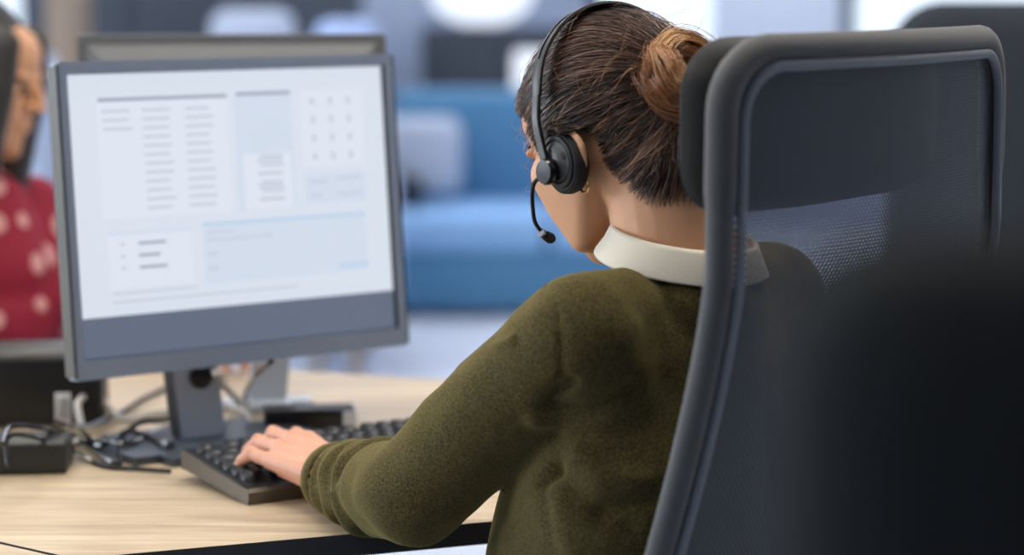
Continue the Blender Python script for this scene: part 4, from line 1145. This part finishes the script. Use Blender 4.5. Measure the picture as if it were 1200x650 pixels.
bm = bmesh.new(); n2 = V((-.80, 3.57, .945))
hull(bm, [(n2+L2*.10+up(-.03), .045), (n2-L2*.10+up(-.03), .045), (n2+up(-.2)+F2*.03, .12), (n2+up(-.2)-F2*.02+L2*.06, .10), (n2+up(-.2)-L2*.06, .10)], 3)
hull(bm, [(n2+up(-.2)+F2*.03, .12), ((-.80, 3.62, .55), .14)], 3); hull(bm, [(n2+F2*.035+up(-.03), .068), (n2+F2*.05+up(-.12), .09)], 3)
chain(bm, [n2+L2*.13+up(-.06), n2+L2*.19+F2*.05+up(-.16), (-.56, 3.32, .79)], [.05, .045, .036], 3)
chain(bm, [n2-L2*.13+up(-.06), n2-L2*.2+F2*.05+up(-.2), (-.86, 3.32, .79)], [.05, .045, .036], 3)
link('blouse', remesh(bm, .005, 6), K['dots'], p2)
bm = bmesh.new(); chain(bm, [n2-L2*.10+F2*.075+up(-.02), n2-L2*.12+F2*.11+up(-.15), (-.93, 3.55, .62)], [.04, .06, .09], 3); chain(bm, [n2-L2*.13+up(-.05), n2-L2*.215+F2*.05+up(-.2), (-.90, 3.32, .80)], [.058, .055, .044], 3)
link('cardigan', remesh(bm, .005, 6), K['grey_cardigan'], p2)
bm = bmesh.new(); hull(bm, [((-.80, 3.62, .53), .15)], 2); chain(bm, [(-.80, 3.62, .52), (-.62, 3.32, .54), (-.60, 3.36, .12)], [.09, .07, .055], 2); chain(bm, [(-.9, 3.62, .52), (-.80, 3.28, .54), (-.80, 3.34, .12)], [.09, .07, .055], 2)
link('trousers', remesh(bm, .008, 3), K['trouser'], p2)
rounded_back('office_chair', 'dark chair carrying the woman in the red blouse', (-.94, 3.84), R(38), .44, .60, .93, .06, K['blackfab'], .08)

# ================================================================== LOUNGE IN THE BACKGROUND
def cushion_box(bm, c, s, bev): box(bm, c, s, bev=bev, seg=4)
def sofa(loc, W_, label):
    t = thing('sofa', label, 'sofa', loc); x, y = loc[0], loc[1]
    bm = bmesh.new(); cushion_box(bm, (x, y, .14), (W_, .85, .22), .02); fin(bm, 'base', K['sofa'], t)
    n = 2
    for k in range(n):
        bm = bmesh.new(); cushion_box(bm, (x-W_/2+W_*(k+.5)/n, y-.05, .31), (W_/n-.01, .78, .14), .035); fin(bm, 'seat_cushion', K['seatblue'], t)
        bm = bmesh.new(); cushion_box(bm, (x-W_/2+W_*(k+.5)/n, y+.30, .58), (W_/n-.01, .20, .44), .05); fin(bm, 'back_cushion', K['sofa'], t)
    bm = bmesh.new(); cushion_box(bm, (x, y+.42, .40), (W_, .10, .72), .03); fin(bm, 'back', K['sofa'], t)
    for sx in (-1, 1):
        for sy in (-1, 1):
            bm = bmesh.new(); lathe(bm, [(.022, 0), (.026, .03)], (x+sx*(W_/2-.08), y+sy*.36, 0), 12); fin(bm, 'foot', K['black_pl'], t)
    return t
sofa((.13, 9.15, 0), 1.2, 'blue fabric sofa with pale blue seat against the far wall')
bm = bmesh.new(); box(bm, (-.36, 9.17, .56), (.34, .16, .30), bev=.06, seg=4); tag(fin(bm, 'cushion', K['cushion']), 'pale grey cushion leaning at the left end of the blue sofa', 'cushion')
bm = bmesh.new(); box(bm, (-.44, 9.00, .442), (.22, .16, .12), bev=.05, seg=4); tag(fin(bm, 'cushion', K['darkcush']), 'small dark grey cushion lying in front of the pale grey cushion', 'cushion')
# dark sideboard behind the sofa with a globe lamp
def cabinet(label, c, s, m, nd):
    t = thing('cabinet', label, 'cabinet', (c[0], c[1], 0))
    bm = bmesh.new(); box(bm, (c[0], c[1], s[2]/2), s, bev=.01); fin(bm, 'body', m, t)
    for k in range(nd):
        x = c[0]-s[0]/2+s[0]*(k+.5)/nd; bm = bmesh.new(); box(bm, (x, c[1]-s[1]/2-.008, s[2]*.52), (s[0]/nd-.012, .016, s[2]*.9), bev=.003); d = fin(bm, 'door', m, t)
        bm = bmesh.new(); tube(bm, [(x+s[0]/nd*.38, c[1]-s[1]/2-.03, s[2]*.45), (x+s[0]/nd*.38, c[1]-s[1]/2-.03, s[2]*.6)], .006, 6); fin(bm, 'handle', K['metal'], d)
cabinet('long slate blue cabinet standing behind the blue sofa', (.12, 10.4, 0), (1.0, .40, 1.02), K['walldark'], 3)
lm = thing('table_lamp', 'large white globe lamp standing on the slate blue cabinet', 'lamp', (-.13, 10.4, 1.02))
bm = bmesh.new(); lathe(bm, [(.09, 1.02), (.09, 1.03), (.03, 1.04), (.02, 1.06)], (-.13, 10.4, 0), 24); fin(bm, 'base', K['silver'], lm)
bm = bmesh.new(); hull(bm, [((-.13, 10.38, 1.175), (.225, .2, .155))], 4); fin(bm, 'globe', K['globe'], lm)
fl = thing('floor_lamp', 'white drum shaded floor lamp behind the blue sofa, beside the seated woman\'s forehead', 'lamp', (.095, 9.86, 0))
bm = bmesh.new(); lathe(bm, [(.10, 0), (.10, .012), (.012, .02), (.010, .70)], (.095, 9.86, 0), 20); fin(bm, 'stand', K['silver'], fl)
bm = bmesh.new(); lathe(bm, [(.088, .64), (.094, .66), (.088, .92), (.08, .935)], (.095, 9.86, 0), 32); fin(bm, 'lamp_shade', K['globe'], fl)
bm = bmesh.new(); box(bm, (-.50, 10.9, 1.4), (.26, .26, 2.8)); struct(fin(bm, 'trim_1', K['wall'], None, False, 0))
# armchair, pale, at upper left; dark cabinet; white curtain edge
def armchair(label, x, y, w, zt, m):
    t = thing('armchair', label, 'armchair', (x, y, 0))
    bm = bmesh.new(); box(bm, (x, y, .30), (w, .70, .26), bev=.06, seg=4); fin(bm, 'seat', m, t)
    bm = bmesh.new(); box(bm, (x, y+.32, zt/2+.1), (w, .16, zt-.2), bev=.06, seg=4); fin(bm, 'backrest', m, t)
    for s in (-1, 1):
        bm = bmesh.new(); box(bm, (x+s*(w/2), y, .38), (.13, .72, .46), bev=.05, seg=4); fin(bm, 'armrest', m, t)
        for q in (-1, 1):
            bm = bmesh.new(); lathe(bm, [(.015, 0), (.022, .18)], (x+s*(w/2-.05), y+q*.28, 0), 10); fin(bm, 'leg', K['brown'], t)
armchair('pale grey high armchair beyond the dark monitor', -.93, 8.4, .30, 1.12, K['cushion'])
armchair('pale blue high armchair between the pale grey armchair and the blue sofa', -.545, 7.7, .22, 1.10, K['paleblue'])
cabinet('dark slate cabinet behind the pale grey armchair', (-1.25, 9.6, 0), (1.3, .4, 1.22), K['walldark'], 3)
cabinet('narrow brown cabinet beside the dark slate cabinet', (-1.62, 8.9, 0), (.12, .3, 1.3), K['brown'], 1)
bm = bmesh.new(); box(bm, (-1.57, 7.6, .5), (.26, .3, 1.0), bev=.04, seg=3); tag(fin(bm, 'waste_bin', K['wall']), 'tall grey bin in the aisle behind the red bloused woman', 'bin')

# ================================================================== LIGHT
w = bpy.data.worlds.new('world'); sc.world = w; w.use_nodes = True; nt = w.node_tree
bg = nt.nodes['Background']; bg.inputs[0].default_value = (.80, .90, 1, 1); bg.inputs[1].default_value = 1.5
def area(name, loc, rot, size, power, col):
    ld = bpy.data.lights.new(name, 'AREA'); ld.shape = 'RECTANGLE'; ld.size, ld.size_y = size; ld.energy = power; ld.color = col
    o = bpy.data.objects.new(name, ld); C.objects.link(o); o.location = loc; o.rotation_euler = rot
area('window_daylight', (-5.9, 3.5, 1.7), (0, R(-90), 0), (1.6, 6), 260, (.85, .93, 1))  # added area lamp inside the left wall, standing in for daylight
